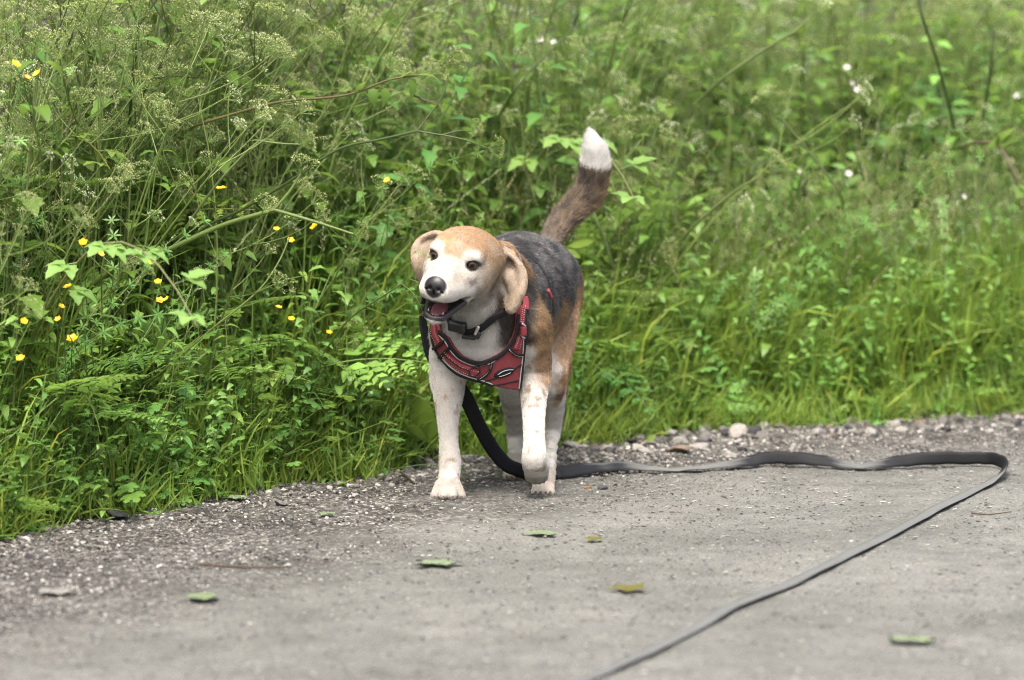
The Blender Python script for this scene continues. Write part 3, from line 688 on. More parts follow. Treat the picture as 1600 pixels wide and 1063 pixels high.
stalk('cow_parsley_stalk', [(250, 420, 6.3), (320, 356, 6.22), (376, 329, 6.18), (450, 285, 6.12), (528, 234, 6.08), (595, 218, 6.05), (652, 205, 6.03)], .0026, .0018, 'long dark stalk reaching right over the growth towards the dog, forked at its tip', [(700, 118, 6.05, .3, -.1, .9, .8, 2), (762, 232, 6.02, .9, -.2, .1, .75, 2), (735, 205, 6.04, .6, -.1, .5, .6, 2)], (.060, .085, .035), 'cow parsley', [[(652, 205, 6.03), (690, 152, 6.04), (700, 118, 6.05)], [(652, 205, 6.03), (720, 217, 6.02), (762, 232, 6.02)], [(690, 212, 6.03), (715, 205, 6.03), (735, 205, 6.04)]])
stalk('cow_parsley_stalk', [(196, 260, 6.4), (203, 183, 6.28), (206, 130, 6.25), (213, 78, 6.22), (217, 39, 6.20)], .0030, .0026, 'dark upright stalk forking in two at the top left', [(198, -12, 6.18, -.2, 0, 1, 1.1, 1), (250, -8, 6.2, .3, 0, 1, 1.0, 1)], (.065, .095, .035), 'cow parsley', [[(217, 39, 6.20), (206, 14, 6.19), (198, -12, 6.18)], [(217, 39, 6.20), (234, 15, 6.2), (250, -8, 6.2)]])
stalk('cow_parsley_stalk', [(180, 640, 6.3), (226, 604, 6.14), (324, 520, 6.10), (400, 458, 6.09), (434, 412, 6.10), (452, 372, 6.12)], .0020, .0013, 'long slim stalk slanting up through the middle of the left growth', [(458, 355, 6.12, .2, -.1, 1, .6, 3)], LS, 'cow parsley', [[(400, 458, 6.09), (440, 440, 6.07), (478, 430, 6.06)]])
stalk('cow_parsley_stalk', [(270, 400, 6.3), (288, 360, 6.22), (339, 288, 6.16), (386, 237, 6.13), (406, 220, 6.12)], .0024, .0018, 'pale bent stalk with a knee pointing right, upper left of the dog', [(470, 226, 6.08, .9, -.1, .3, .7, 3), (418, 160, 6.12, .2, -.1, 1, .8, 0)], (.19, .23, .10), 'cow parsley', [[(406, 220, 6.12), (434, 224, 6.10), (470, 226, 6.08)], [(406, 220, 6.12), (414, 190, 6.12), (418, 160, 6.12)]])
stalk('bramble_cane', [(280, 215, 6.4), (308, 196, 6.24), (373, 176, 6.20), (440, 159, 6.17), (540, 149, 6.12), (608, 125, 6.09), (655, 118, 6.08)], .0026, .0014, 'arching brown bramble cane with fresh leaves hanging from its tip', (), (.12, .095, .05), 'bramble', (), [(584, 138, 6.10, -.1, -.3, -1, .030, 3), (600, 138, 6.09, .25, -.3, -1, .030, 4), (640, 122, 6.08, .4, -.3, -.9, .036, 5), (655, 118, 6.08, .9, -.2, .2, .034, 3), (560, 146, 6.11, .2, -.2, 1, .026, 4), (628, 122, 6.08, .5, -.1, .6, .026, 5)])
stalk('cow_parsley_stalk', [(500, 560, 6.25), (545, 500, 6.10), (600, 462, 5.98), (640, 436, 5.90)], .0016, .0009, 'slender spray of seed heads hanging just in front of the ear', [(655, 412, 5.89, .3, -.1, .9, .62, 2), (660, 446, 5.89, .8, -.1, .0, .55, 2), (656, 476, 5.89, .5, -.1, -.6, .5, 2)], (.12, .16, .06), 'cow parsley', dy=0, branches=[[(640, 436, 5.90), (650, 424, 5.89), (655, 412, 5.89)], [(640, 436, 5.90), (652, 441, 5.89), (660, 446, 5.89)], [(628, 444, 5.92), (645, 458, 5.90), (656, 476, 5.89)]])
stalk('cow_parsley_stalk', [(400, 90, 6.3), (330, 132, 6.25), (270, 190, 6.22), (232, 240, 6.25)][::-1], .0018, .0012, 'dark slim stalk leaning right across the upper left growth', [(405, 84, 6.3, .5, -.1, .8, .9, 1)], (.06, .085, .035), 'cow parsley')
stalk('cow_parsley_stalk', [(775, 190, 7.2), (818, 122, 7.1), (889, 51, 7.05), (905, 20, 7.0)], .0026, .0016, 'slanting dark green stalk above the dog, rising to the right', [(908, 8, 7.0, .3, 0, 1, 1.0, 0)], (.075, .11, .04), 'cow parsley')
stalk('cow_parsley_stalk', [(975, 470, 7.0), (962, 430, 6.92), (944, 375, 6.88), (930, 340, 6.86), (912, 290, 6.88)], .0034, .0020, 'pale leaning stalk close behind the tail', [(905, 262, 6.9, -.2, 0, 1, .9, 3)], (.17, .21, .09), 'cow parsley')
stalk('cow_parsley_stalk', [(1090, 160, 7.6), (1131, 122, 7.5), (1185, 84, 7.45), (1239, 51, 7.4)], .0034, .0024, 'pale blurred stalk slanting up to the right at the top middle of the bank', [(1262, 25, 7.4, .4, 0, 1, 1.3, 1)], (.18, .22, .10), 'cow parsley', [[(1239, 51, 7.4), (1252, 40, 7.4), (1262, 25, 7.4)]])
stalk('cow_parsley_stalk', [(1490, 200, 7.7), (1483, 166, 7.65), (1464, 95, 7.6), (1442, 29, 7.55), (1436, 0, 7.55)], .0034, .0024, 'dark blurred stalk leaning left near the top right', [(1432, -8, 7.5, -.2, 0, 1, 1.3, 1)], (.055, .08, .035), 'cow parsley')
stalk('cow_parsley_stalk', [(1535, 190, 7.8), (1549, 102, 7.7), (1550, 40, 7.7)], .0030, .0022, 'dark blurred upright stalk at the top right', [(1546, 12, 7.7, 0, 0, 1, 1.4, 3), (1590, 60, 7.7, .8, 0, .6, 1.1, 3)], (.065, .09, .04), 'cow parsley', [[(1549, 102, 7.7), (1570, 80, 7.7), (1590, 60, 7.7)]])
stalk('cow_parsley_stalk', [(1318, 330, 7.5), (1310, 298, 7.4), (1262, 235, 7.35), (1216, 180, 7.3)], .0030, .0018, 'pale blurred stalk leaning left in the middle of the bank', [(1205, 165, 7.3, -.5, 0, .8, 1.0, 3)], (.19, .23, .11), 'cow parsley')
stalk('cow_parsley_stalk', [(1060, 380, 7.3), (1100, 339, 7.2), (1150, 298, 7.15), (1185, 278, 7.1)], .0026, .0016, 'pale blurred stalk slanting right just above the tall grass', [(1200, 262, 7.1, .6, 0, .8, .9, 3)], (.18, .22, .09), 'cow parsley')
stalk('bramble_cane', [(1500, 232, 7.7), (1524, 223, 7.6), (1558, 227, 7.55), (1577, 256, 7.5), (1594, 300, 7.5)], .0034, .0024, 'brown bramble cane bent over like a hook at the right edge', (), (.12, .085, .06), 'bramble', (), [(1560, 228, 7.55, .3, -.3, .8, .05, 0), (1590, 290, 7.5, .6, -.3, -.3, .05, 1)])

# ---- buttercups
def flower_mesh(open_, n=5, r=.010, col=(.75, .47, .010), center=(.45, .33, .02)):
    g = Geo()
    for k in range(n):
        a = k * 2 * math.pi / n; rows = []
        for t in np.linspace(0, 1, 5):
            w = r * .62 * math.sin(math.pi * min(.93, .12 + t * .8)) ; rr = r * (.15 + t * .95) * open_; zz = r * (t ** 1.6) * (1.25 - open_)
            for s in (-1, 0, 1): b = a + s * w / max(rr, r * .35); rows.append((rr * math.cos(b), rr * math.sin(b), zz + (.12 * r if s else 0)))
        F = []
        for i in range(4):
            for s in (0, 1): q = 3 * i + s; F += [(q, q + 1, q + 4), (q, q + 4, q + 3)]
        g.add(rows, F, col)
    for k in range(16):
        a = k * 2.4; rr = r * .25 * math.sqrt(k / 16); p = np.array([rr * math.cos(a), rr * math.sin(a), r * .05]); s = r * .07
        g.add([p + [s, 0, 0], p + [-s, s, 0], p + [-s, -s, 0], p * [1.4, 1.4, 1] + [0, 0, r * .32]], [(0, 1, 3), (1, 2, 3), (2, 0, 3)], center)
    me = g.mesh('flower'); me.materials.append(PETAL); return me
BUT = [flower_mesh(.95), flower_mesh(.7), flower_mesh(.8, r=.0085)]
def buttercup(px, py, k, label, group=None, s=1.):
    X = P(px, py, 6.2)[0]; Y = float(edge_y(X)) - .03 + .08 * R_.random(); tip = P(px, py, Y); bx, by = tip[0] + R_.normal(0, .03), max(float(edge_y(tip[0])) + .06, Y + .06); base = np.array([bx, by, float(terrain(bx, by))])
    t = empty('buttercup', tuple(base)); tag(t, label, 'buttercup', group); e = tip - base
    stem_obj(t, bez((0, 0, 0), e * [.2, .3, .75] + R_.normal(0, .012, 3), e, 8), .0011, .0008, (.09, .14, .04), 4)
    part('flower', BUT[k % 3], t, e, (R_.normal(0, .35), -.55 + R_.normal(0, .25), .8), s, R_.uniform(0, 6))
if True:
    gl = 'yellow buttercup flowering in the middle of the left hand growth'; gg = 'buttercups in the left growth'
    for i, (x, y, lb) in enumerate(((24, 101, 'buttercup nearest the top left corner'), (41, 123, 'buttercup in the top left group, lowest of the three'), (59, 117, 'small folded buttercup, right one of the top left group'), (345, 296, 'tiny yellow buttercup above the thick slanting stalk'), (432, 361, 'buttercup just above its brighter neighbour left of the dog'), (454, 377, 'bright cup shaped buttercup nearest to the dog at head height'),
        (237, 410, 'wide open buttercup right beneath the thick slanting stalk'), (130, 381, None), (157, 398, None), (106, 449, None), (95, 481, None), (91, 500, None), (113, 530, None), (37, 504, None), (261, 469, None), (250, 470, None), (455, 501, 'lone buttercup low down, level with the harness'), (514, 521, None), (174, 703, 'lowest buttercup, standing by the path edge'), (33, 563, None), (435, 482, None), (493, 354, None), (247, 443, None), (605, 283, None))):
        buttercup(x, y, i, ('yellow ' + lb if lb and not lb.startswith(('tiny', 'wide', 'bright', 'small', 'lone', 'low')) else lb) or gl, None if lb else gg, R_.uniform(.65, .95))
    WH = [flower_mesh(1., r=.0065, col=(.36, .345, .34), center=(.40, .40, .22)), flower_mesh(.9, r=.006, col=(.36, .35, .33), center=(.4, .4, .2))]
    for i, (x, y, Y) in enumerate(((843, 62, 7.0), (866, 66, 7.0), (1323, 106, 7.6), (1330, 131, 7.6), (1340, 141, 7.6), (1248, 270, 7.3), (1325, 272, 7.3), (1505, 308, 7.4), (1590, 150, 7.8))):
        tip = P(x, y, Y); base = np.array([tip[0] + .03, Y + .08, float(terrain(tip[0] + .03, Y + .08))]); t = empty('bramble_blossom', tuple(base)); e = tip - base
        tag(t, 'small white blossom in the growth high on the bank', 'blossom', 'white blossoms on the bank'); stem_obj(t, bez((0, 0, 0), e * [.2, .3, .8], e, 6), .0014, .0009, STEM, 4); part('flower', WH[i % 2], t, e, (R_.normal(0, .4), -.8, .6), 1., R_.uniform(0, 6))

# ---- leaves and litter that stand out
def leaf_plant(name, label, leaves, cat='weed', jag=0.):
    """leaves: (base px, base py, tip px, tip py, Y, tipY, width, colour)"""
    t = None
    for (x0, y0, x1, y1, Y0, Y1, w, col) in leaves:
        a, b = P(x0, y0, Y0), P(x1, y1, Y1)
        if t is None: t = empty(name, tuple(a)); o0 = a; tag(t, label, cat)
        L = np.linalg.norm(b - a); g = Geo(); view = nrm(np.array([0, 0, CAM_H]) - a)
        blade(g, (0, 0, 0), b - a, L, w, np.array(col) * .8, serr(ovate, 13, jag) if jag else [(0, .05), (.1, .08), (.2, .26), (.35, .45), (.52, .5), (.7, .44), (.85, .28), (.95, .12), (1, .02)], .55 if jag else .25, .3 if jag else .14, nrm(view + np.array([.3, 0, .5]) * (jag > 0)), curl=.06); me = g.mesh('leaf'); me.materials.append(LEAF); o = link('leaf', me, t); o.location = Vector(a - o0)
YG = (.16, .25, .035)
leaf_plant('plantain', 'plantain with an upright rounded bright leaf left of the standing foreleg', [(668, 690, 652, 618, 6.40, 6.36, .042, YG), (668, 690, 622, 652, 6.40, 6.34, .020, (.13, .21, .035)), (668, 690, 690, 650, 6.40, 6.34, .018, YG), (668, 690, 640, 664, 6.40, 6.30, .014, YG)], 'plantain')
leaf_plant('seedling', 'single bright yellow green leaf hanging at the far left above the path', [(24, 672, 44, 712, 6.0, 5.98, .030, (.20, .27, .03))])
leaf_plant('seedling', 'narrow bright leaf standing upright near the left edge', [(86, 660, 92, 630, 6.05, 6.04, .011, (.17, .26, .035))])
leaf_plant('weed', 'bright yellow green leaf lying level behind the base of the tail', [(884, 386, 930, 376, 6.72, 6.72, .014, (.19, .29, .035)), (884, 388, 905, 402, 6.72, 6.70, .012, (.15, .24, .035))])
leaf_plant('weed', 'bright leaf showing between the leash and the hind legs', [(770, 668, 808, 676, 6.55, 6.5, .014, YG)])
leaf_plant('weed', 'round leaf at the foot of the right grass beside the stones', [(1010, 690, 1024, 680, 6.62, 6.62, .012, YG)])
for lb, a, b, sc in (('large toothed bramble leaf in the middle of the left growth', P(222, 472, 6.04), P(286, 530, 5.99), 1.), ('smaller bramble leaf just above the large toothed one in the left growth', P(214, 468, 6.05), P(262, 486, 6.0), 1.)):
    t = empty('bramble_leaf', tuple(a)); tag(t, lb, 'bramble'); part('leaf', LEAFLET[0], t, (0, 0, 0), b - a, np.linalg.norm(b - a) * sc, .5)
leaf_plant('maple_leaf_weed', 'grey green lobed leaf above the path at the lower left', [(175, 705, 145, 736, 5.98, 5.95, .030, (.14, .20, .09)), (175, 705, 182, 738, 5.98, 5.95, .026, (.15, .205, .095))], jag=0.22)
def litter(name, px, py, w, d, col, label, cat, lobed=False, h=.004):
    c = G(px, py); t = NT(name + '_skin'); t.set(Base_Color=col, Roughness=.7, Specular_IOR_Level=.3); bm = bmesh.new(); n = 26; ctr = bm.verts.new((0, 0, h)); ring = []
    for k in range(n):
        a = 2 * math.pi * k / n; rr = (1 + (.28 * math.cos(5 * a) if lobed else .06 * math.cos(3 * a))); ring.append(bm.verts.new((w / 2 * rr * math.cos(a), d / 2 * rr * math.sin(a), h * (.4 + .9 * abs(math.sin(2 * a + px))))))
    mid = [bm.verts.new((v.co.x * .55, v.co.y * .55, h * 1.3 + .001 * math.sin(k * 1.7))) for k, v in enumerate(ring)]
    for k in range(n): bm.faces.new((ctr, mid[k], mid[(k + 1) % n])); bm.faces.new((mid[k], ring[k], ring[(k + 1) % n], mid[(k + 1) % n]))
    bmesh.ops.solidify(bm, geom=list(bm.faces), thickness=.0006)
    o = bm_obj(name, bm, t.m, None); o.location = (c[0], c[1], .003); o.rotation_euler = (0, 0, R_.normal(0, .3)); tag(o, label, cat)
# ------------------------------------------------------------------ the dog: one continuous body grown from a distance field
HC = np.array([-0.0872, 5.88, 0.0])            # head origin (between the eyes)
def head_rot(y, p, r):
    y, p, r = map(rad, (y, p, r))
    cy, sy, cp, sp, cr, sr = math.cos(y), math.sin(y), math.cos(p), math.sin(p), math.cos(r), math.sin(r)
    return np.array([[cy, -sy, 0], [sy, cy, 0], [0, 0, 1.]]) @ np.diag([1, -1, 1.]) @ np.array([[1, 0, 0], [0, cp, sp], [0, -sp, cp]]) @ np.array([[cr, 0, sr], [0, 1, 0], [-sr, 0, cr]])
HR = head_rot(-17.5, 6, 13)                      # columns: the dog's left, forward, up
HC = P(709, 407, 5.88)
HS = 0.0102                                    # one head unit (about a centimetre)
def Hd(x, y, z): return HC + HR @ (np.array([x, y, z], float) * HS)

RES = 0.0022
LO = np.array([-0.20, 5.76, -0.006]); HI = np.array([0.18, 6.62, 0.70])
DIM = np.ceil((HI - LO) / RES).astype(int) + 1
BONES = []                                     # (a, b, flow direction, group) for the lie of the coat
class Field:
    def __init__(s): s.f = np.full(DIM, .06, np.float32); s.box = None
    def _sub(s, lo, hi):
        i0 = np.clip(((lo - LO) / RES).astype(int), 0, DIM - 1); i1 = np.clip(((hi - LO) / RES).astype(int) + 2, 1, DIM)
        sl = tuple(slice(a, b) for a, b in zip(i0, i1))
        g = [((np.arange(a, b) * RES + l).astype(np.float32)) for a, b, l in zip(i0, i1, LO)]
        return sl, g[0][:, None, None], g[1][None, :, None], g[2][None, None, :]
    def _put(s, sl, d, k, cut=False):
        a = s.f[sl]
        if cut:                                # smooth subtraction
            d = -d; h = np.clip(.5 + .5 * (d - a) / k, 0, 1)
            s.f[sl] = a * (1 - h) + d * h + k * h * (1 - h)
        else:
            h = np.clip(.5 + .5 * (d - a) / k, 0, 1)
            s.f[sl] = d * (1 - h) + a * h - k * h * (1 - h)
    def cone(s, a, b, ra, rb, k=.015, cut=False, flow=True, grp=''):
        a, b = np.asarray(a, float), np.asarray(b, float); pad = max(ra, rb) + k + .012
        sl, X, Y, Z = s._sub(np.minimum(a, b) - pad, np.maximum(a, b) + pad)
        ab = (b - a).astype(np.float32); L2 = max(float(ab @ ab), 1e-9)
        t = np.clip(((X - a[0]) * ab[0] + (Y - a[1]) * ab[1] + (Z - a[2]) * ab[2]) / L2, 0, 1)
        d = np.sqrt((X - a[0] - t * ab[0]) ** 2 + (Y - a[1] - t * ab[1]) ** 2 + (Z - a[2] - t * ab[2]) ** 2) - (ra + (rb - ra) * t)
        s._put(sl, d, k, cut)
        if flow and not cut: BONES.append((a, b, max(ra, rb), grp))
    def chain(s, pts, k=.015, grp=''):
        for (a, ra), (b, rb) in zip(pts, pts[1:]): s.cone(a, b, ra, rb, k, grp=grp)
    def ell(s, c, r, R=None, k=.012, cut=False):
        c = np.asarray(c, float); r = np.asarray(r, float); R = np.eye(3) if R is None else R
        ext = np.sqrt(((R * r) ** 2).sum(1)) + k + .01
        sl, X, Y, Z = s._sub(c - ext, c + ext)
        x, y, z = X - c[0], Y - c[1], Z - c[2]
        q = [(R[0, i] * x + R[1, i] * y + R[2, i] * z) for i in range(3)]
        k0 = np.sqrt(sum((q[i] / r[i]) ** 2 for i in range(3))); k1 = np.sqrt(sum((q[i] / r[i] ** 2) ** 2 for i in range(3)))
        d = k0 * (k0 - 1) / np.maximum(k1, 1e-6)
        s._put(sl, d.astype(np.float32), k, cut)
def fmin(a, b, k):
    h = np.clip(.5 + .5 * (b - a) / k, 0, 1); return b * (1 - h) + a * h - k * h * (1 - h)

def catmull(pts, n):
    A = np.array([np.append(p, q) for p, q in pts]); A = np.vstack([2 * A[0] - A[1], A, 2 * A[-1] - A[-2]]); o = []
    for i in range(1, len(A) - 2):
        for t in np.arange(n) / n:
            a, b, c, d = A[i - 1:i + 3]
            o.append(.5 * (2 * b + (c - a) * t + (2 * a - 5 * b + 4 * c - d) * t * t + (3 * b - a - 3 * c + d) * t ** 3))
    o.append(A[-2]); return [(v[:-1], max(v[-1], .002)) for v in o]
T = Field()                                    # trunk, neck and tail
T.chain([(P(768, 498, 6.07), .078), (P(812, 456, 6.25), .083), (P(835, 446, 6.41), .072), (P(840, 458, 6.46), .062)], .03, 'trunk')
T.chain([(P(756, 540, 6.035), .052), (P(792, 530, 6.2), .050), (P(815, 510, 6.33), .045)], .04, 'trunk')
T.chain([(P(788, 445, 6.13), .060), (P(812, 430, 6.25), .062)], .03, 'trunk')
T.chain([(P(776, 462, 6.09), .060), (P(754, 436, 5.985), .047)], .03, 'neck')
T.chain([(P(790, 425, 6.06), .034), (P(782, 404, 5.985), .026)], .02, 'neck')
T.chain([(P(752, 520, 6.02), .050), (P(750, 470, 5.98), .045)], .03, 'neck')
TAIL = [(P(856, 386, 6.47), .019), (P(873, 353, 6.50), .0168), (P(897, 326, 6.52), .0185), (P(918, 303, 6.53), .0205), (P(928, 269, 6.53), .0202), (P(929, 238, 6.52), .0155), (P(925, 220, 6.515), .0085), (P(922, 208, 6.51), .002)]
TAILF = catmull(TAIL, 4)
T.chain(TAILF, .006, 'tail')
legs = []
def leg(chains, paw=None):
    L = Field()
    for ch, k in chains: L.chain(catmull(ch, 3), k * .6, 'leg')
    if paw is not None:
        for a, b, ra, rb in paw: L.cone(a, b, ra, rb, .0020, grp='paw')
    legs.append(L.f)
# right fore, standing (on the left in the photograph)
leg([([(P(711, 490, 6.05), .036), (P(699, 582, 6.06), .027), (P(701, 612, 6.05), .0215), (P(700, 648, 6.04), .0160), (P(701, 690, 6.03), .0124), (P(703, 722, 6.02), .0146), (P(702, 745, 6.01), .0132), (P(700, 760, 5.998), .0140)], .014)],
    [(P(x0, 756, 5.995), P(x1, 774, 5.978 + abs(x1 - 700) * .0007), .0074, .0078) for x0, x1 in ((687, 680), (695.5, 693.3), (704.5, 707), (713, 720.3))])
# left fore, lifted, the paw folded back
leg([([(P(828, 506, 6.03), .032), (P(835, 584, 6.07), .0255), (P(834, 606, 6.05), .0212), (P(834, 650, 6.01), .0158), (P(835, 698, 5.985), .0146), (P(835, 722, 5.985), .0168), (P(837, 744, 6.02), .0125)], .014)],
    [(P(x0, 728, 5.992), P(x1, 750 - abs(x1 - 838) * .5, 6.030), .0092, .0088) for x0, x1 in ((826, 829), (834, 835), (842, 842), (849, 848))])
# left hind, stepping forward into the lifted paw's place
leg([([(P(858, 448, 6.42), .046), (P(868, 515, 6.33), .034), (P(865, 582, 6.23), .0215), (P(864, 640, 6.27), .0165), (P(860, 685, 6.28), .0112), (P(856, 728, 6.16), .0115), (P(851, 757, 6.085), .0145)], .016), ([(P(876, 500, 6.44), .028), (P(872, 610, 6.33), .014), (P(862, 680, 6.29), .009)], .02)],
    [(P(x0, 754, 6.08), P(x1, 770, 6.06), .0078, .0078) for x0, x1 in ((841, 837), (847, 845), (853, 853), (859, 859))])
# right hind, trailing
leg([([(P(806, 465, 6.41), .050), (P(800, 560, 6.30), .036), (P(801, 600, 6.27), .0235), (P(803, 650, 6.33), .0145), (P(806, 690, 6.36), .0115), (P(805, 722, 6.29), .0122), (P(803, 738, 6.24), .0145)], .016)],
    [(P(x0, 736, 6.235), P(x1, 745, 6.215), .0078, .0078) for x0, x1 in ((794, 792), (801, 799), (807, 807), (812, 814))])
body_f = T.f.copy()
for lf in legs: body_f = np.minimum(body_f, fmin(T.f, lf, .022))
del legs

Hf = Field()                                   # the head
def he(c, r, k=1.2, cut=False, R=None): Hf.ell(Hd(*c), np.array(r) * HS, HR if R is None else R, k * HS, cut)
def hc(a, b, ra, rb, k=1.2, cut=False, grp='head'): Hf.cone(Hd(*a), Hd(*b), ra * HS, rb * HS, k * HS, cut, True, grp)
he((0, -4.9, .1), (5.0, 5.7, 3.95))                                # cranium
he((1.0, -6.2, -.3), (5.2, 4.6, 3.8), 1.5)                               # occiput
he((0, -1.6, 1.0), (3.5, 3.0, 2.0), 1.5)                             # forehead
for sx in (-1, 1):
    he((sx * 3.3, -3.4, -2.7), (2.1, 3.6, 2.8), 1.6)                 # cheek
    he((sx * 2.75, -.75, 1.05), (1.35, 1.3, .8), 1.0)                # brow
    he((sx * 2.55, .6, -1.85), (1.25, 1.8, 1.2), 1.0)                # below the eye
    he((sx * 1.35, 5.1, -3.85), (1.42, 2.2, 1.65), .8)               # flew
    he((sx * 2.1, 2.6, -3.7), (1.25, 2.9, 1.7), .9); he((sx * 2.75, .3, -4.0), (1.3, 2.4, 1.7), 1.0)
hc((0, -.6, -1.2), (0, 5.7, -2.85), 2.5, 1.95, 1.3, grp='muzzle')   # bridge of the nose
he((0, 6.6, -2.95), (1.55, 1.1, 1.65), .35)                         # nose leather
he((0, 6.4, -4.1), (1.25, .9, 1.3), .7)
# lower jaw, dropped open
he((0, -1.2, -5.2), (2.9, 3.0, 1.9), 1.4)
hc((0, .3, -6.7), (0, 4.6, -8.35), 1.7, .95, 1.0, grp='muzzle')
for sx in (-1, 1): hc((sx * 2.3, -.3, -5.9), (sx * 1.05, 4.6, -7.95), .9, .70, .7, grp='muzzle')
# mouth: a wedge cut open towards the front
he((0, 4.6, -6.1), (6.6, 5.6, 1.15), .25, True, HR @ np.array([[1, 0, 0], [0, math.cos(-.29), -math.sin(-.29)], [0, math.sin(-.29), math.cos(-.29)]]))
he((0, 3.4, -6.9), (1.35, 2.6, .9), .25, True)
for sx in (-1, 1):
    he((sx * 3.12, .35, .02), (.88, .95, .61), .3, True)            # eye socket
    he((sx * .66, 7.55, -3.05), (.30, .45, .30), .2, True)            # nostril
    he((sx * 1.18, 7.15, -3.35), (.34, .4, .14), .15, True)
he((0, 7.35, -3.9), (.1, .5, .9), .25, True)                         # the crease under the nose
# ears: each a sheet of thin bars laid across its length
Ef = Field()
def ear(rows, th=.0026, k=.009):
    for (a, b, c), (a2, b2, c2) in zip(rows, rows[1:]):
        for u in np.linspace(0, 1, 3)[:-1 if rows[-1][0] is not a2 else None]:
            p, q, r = a + (a2 - a) * u, b + (b2 - b) * u, c + (c2 - c) * u
            Ef.cone(p, q, th, th, k, flow=False); Ef.cone(q, r, th, th, k, flow=False)
        BONES.append((b, b2, .02, 'ear'))
EAR_L = [(P(777, 389, 5.940), P(788, 396, 5.975), P(779, 414, 5.950)),
         (P(790, 394, 5.932), P(802, 404, 5.955), P(787, 426, 5.940)),
         (P(803, 402, 5.930), P(812, 416, 5.938), P(794, 437, 5.936)),
         (P(812, 415, 5.928), P(817, 430, 5.930), P(799, 448, 5.938)),
         (P(817, 432, 5.930), P(818, 446, 5.926), P(802, 456, 5.938)),
         (P(817, 450, 5.932), P(814, 460, 5.924), P(799, 468, 5.940)),
         (P(812, 466, 5.934), P(807, 474, 5.926), P(796, 480, 5.940)),
         (P(803, 482, 5.932), P(800, 485, 5.928), P(796, 486, 5.934))]
EAR_R = [(P(690, 365, 5.955), P(684, 367, 5.975), P(676, 386, 5.945)),
         (P(678, 364, 5.955), P(669, 371, 5.975), P(668, 392, 5.945)),
         (P(664, 369, 5.955), P(655, 380, 5.965), P(664, 398, 5.945)),
         (P(653, 378, 5.955), P(650, 393, 5.955), P(663, 408, 5.945)),
         (P(648, 391, 5.955), P(649, 407, 5.945), P(663, 418, 5.945)),
         (P(649, 408, 5.955), P(652, 420, 5.945), P(663, 428, 5.950)),
         (P(653, 424, 5.960), P(656, 432, 5.950), P(663, 436, 5.955)),
         (P(658, 438, 5.960), P(660, 440, 5.955), P(662, 441, 5.960))]
ear(EAR_L); ear(EAR_R)
Hf.f = fmin(Hf.f, Ef.f, .007)
hm = fmin(body_f, Hf.f, .018)
body_f = hm; del hm, T

def surface_nets(f):
    s = f < 0
    nx, ny, nz = f.shape
    act = np.zeros((nx - 1, ny - 1, nz - 1), bool); c0 = s[:-1, :-1, :-1]
    for d in ((1,0,0),(0,1,0),(0,0,1),(1,1,0),(1,0,1),(0,1,1),(1,1,1)):
        act |= c0 != s[d[0]:nx - 1 + d[0], d[1]:ny - 1 + d[1], d[2]:nz - 1 + d[2]]
    cells = np.argwhere(act); idx = np.full(act.shape, -1, np.int32); idx[act] = np.arange(len(cells))
    acc = np.zeros((len(cells), 3)); cnt = np.zeros(len(cells))
    corners = [np.array((i, j, k)) for i in (0, 1) for j in (0, 1) for k in (0, 1)]
    for a in corners:
        for ax in range(3):
            if a[ax]: continue
            b = a.copy(); b[ax] = 1
            va = f[tuple((cells + a).T)]; vb = f[tuple((cells + b).T)]
            m = (va < 0) != (vb < 0)
            t = np.where(m, va / np.where(m, va - vb, 1), 0)
            p = cells + a + 0.0; p[:, ax] += t
            acc[m] += p[m]; cnt[m] += 1
    V = acc / cnt[:, None] * RES + LO
    quads = []
    for ax in range(3):
        u, v = [(1, 2), (2, 0), (0, 1)][ax]
        lo = [slice(None)] * 3; hi = [slice(None)] * 3; lo[ax] = slice(0, -1); hi[ax] = slice(1, None)
        a, b = s[tuple(lo)], s[tuple(hi)]
        for flip, m in ((False, a & ~b), (True, ~a & b)):
            e = np.argwhere(m); ok = (e[:, u] > 0) & (e[:, v] > 0) & (e[:, u] < f.shape[u] - 1) & (e[:, v] < f.shape[v] - 1); e = e[ok]
            du = np.zeros(3, int); du[u] = 1; dv = np.zeros(3, int); dv[v] = 1
            q = np.stack([idx[tuple((e - du - dv).T)], idx[tuple((e - dv).T)], idx[tuple(e.T)], idx[tuple((e - du).T)]], 1)
            quads.append(q[:, ::-1] if flip else q)
    return V, np.concatenate(quads)
BV, BQ = surface_nets(body_f)
# keep the largest connected piece, and relax the grid's stair steps a little
def relax(V, Q, n, w):
    e = np.concatenate([Q[:, [0, 1]], Q[:, [1, 2]], Q[:, [2, 3]], Q[:, [3, 0]]])
    for _ in range(n):
        acc = np.zeros_like(V); cnt = np.zeros(len(V))
        for c in range(3):
            acc[:, c] = np.bincount(e[:, 0], V[e[:, 1], c], len(V)) + np.bincount(e[:, 1], V[e[:, 0], c], len(V))
        cnt = np.bincount(e[:, 0], minlength=len(V)) + np.bincount(e[:, 1], minlength=len(V))
        V = V * (1 - w) + w * acc / np.maximum(cnt, 1)[:, None]
    return V
lab = np.arange(len(BV)); E_ = np.concatenate([BQ[:, [0, 1]], BQ[:, [1, 2]], BQ[:, [2, 3]]])
for _ in range(2000):
    old = lab.copy(); m = np.minimum(lab[E_[:, 0]], lab[E_[:, 1]])
    np.minimum.at(lab, E_[:, 0], m); np.minimum.at(lab, E_[:, 1], m); lab = lab[lab]
    if (lab == old).all(): break
main = np.bincount(lab).argmax(); keep = lab == main
remap = np.cumsum(keep) - 1; BQ = remap[BQ[keep[BQ[:, 0]]]]; BV = BV[keep]
BV = relax(BV, BQ, 2, .5)
def seg_d(p, a, b):
    ab = b - a; t = np.clip(((p - a) @ ab) / max(ab @ ab, 1e-9), 0, 1)
    return np.linalg.norm(p - a - t[:, None] * ab, axis=1)
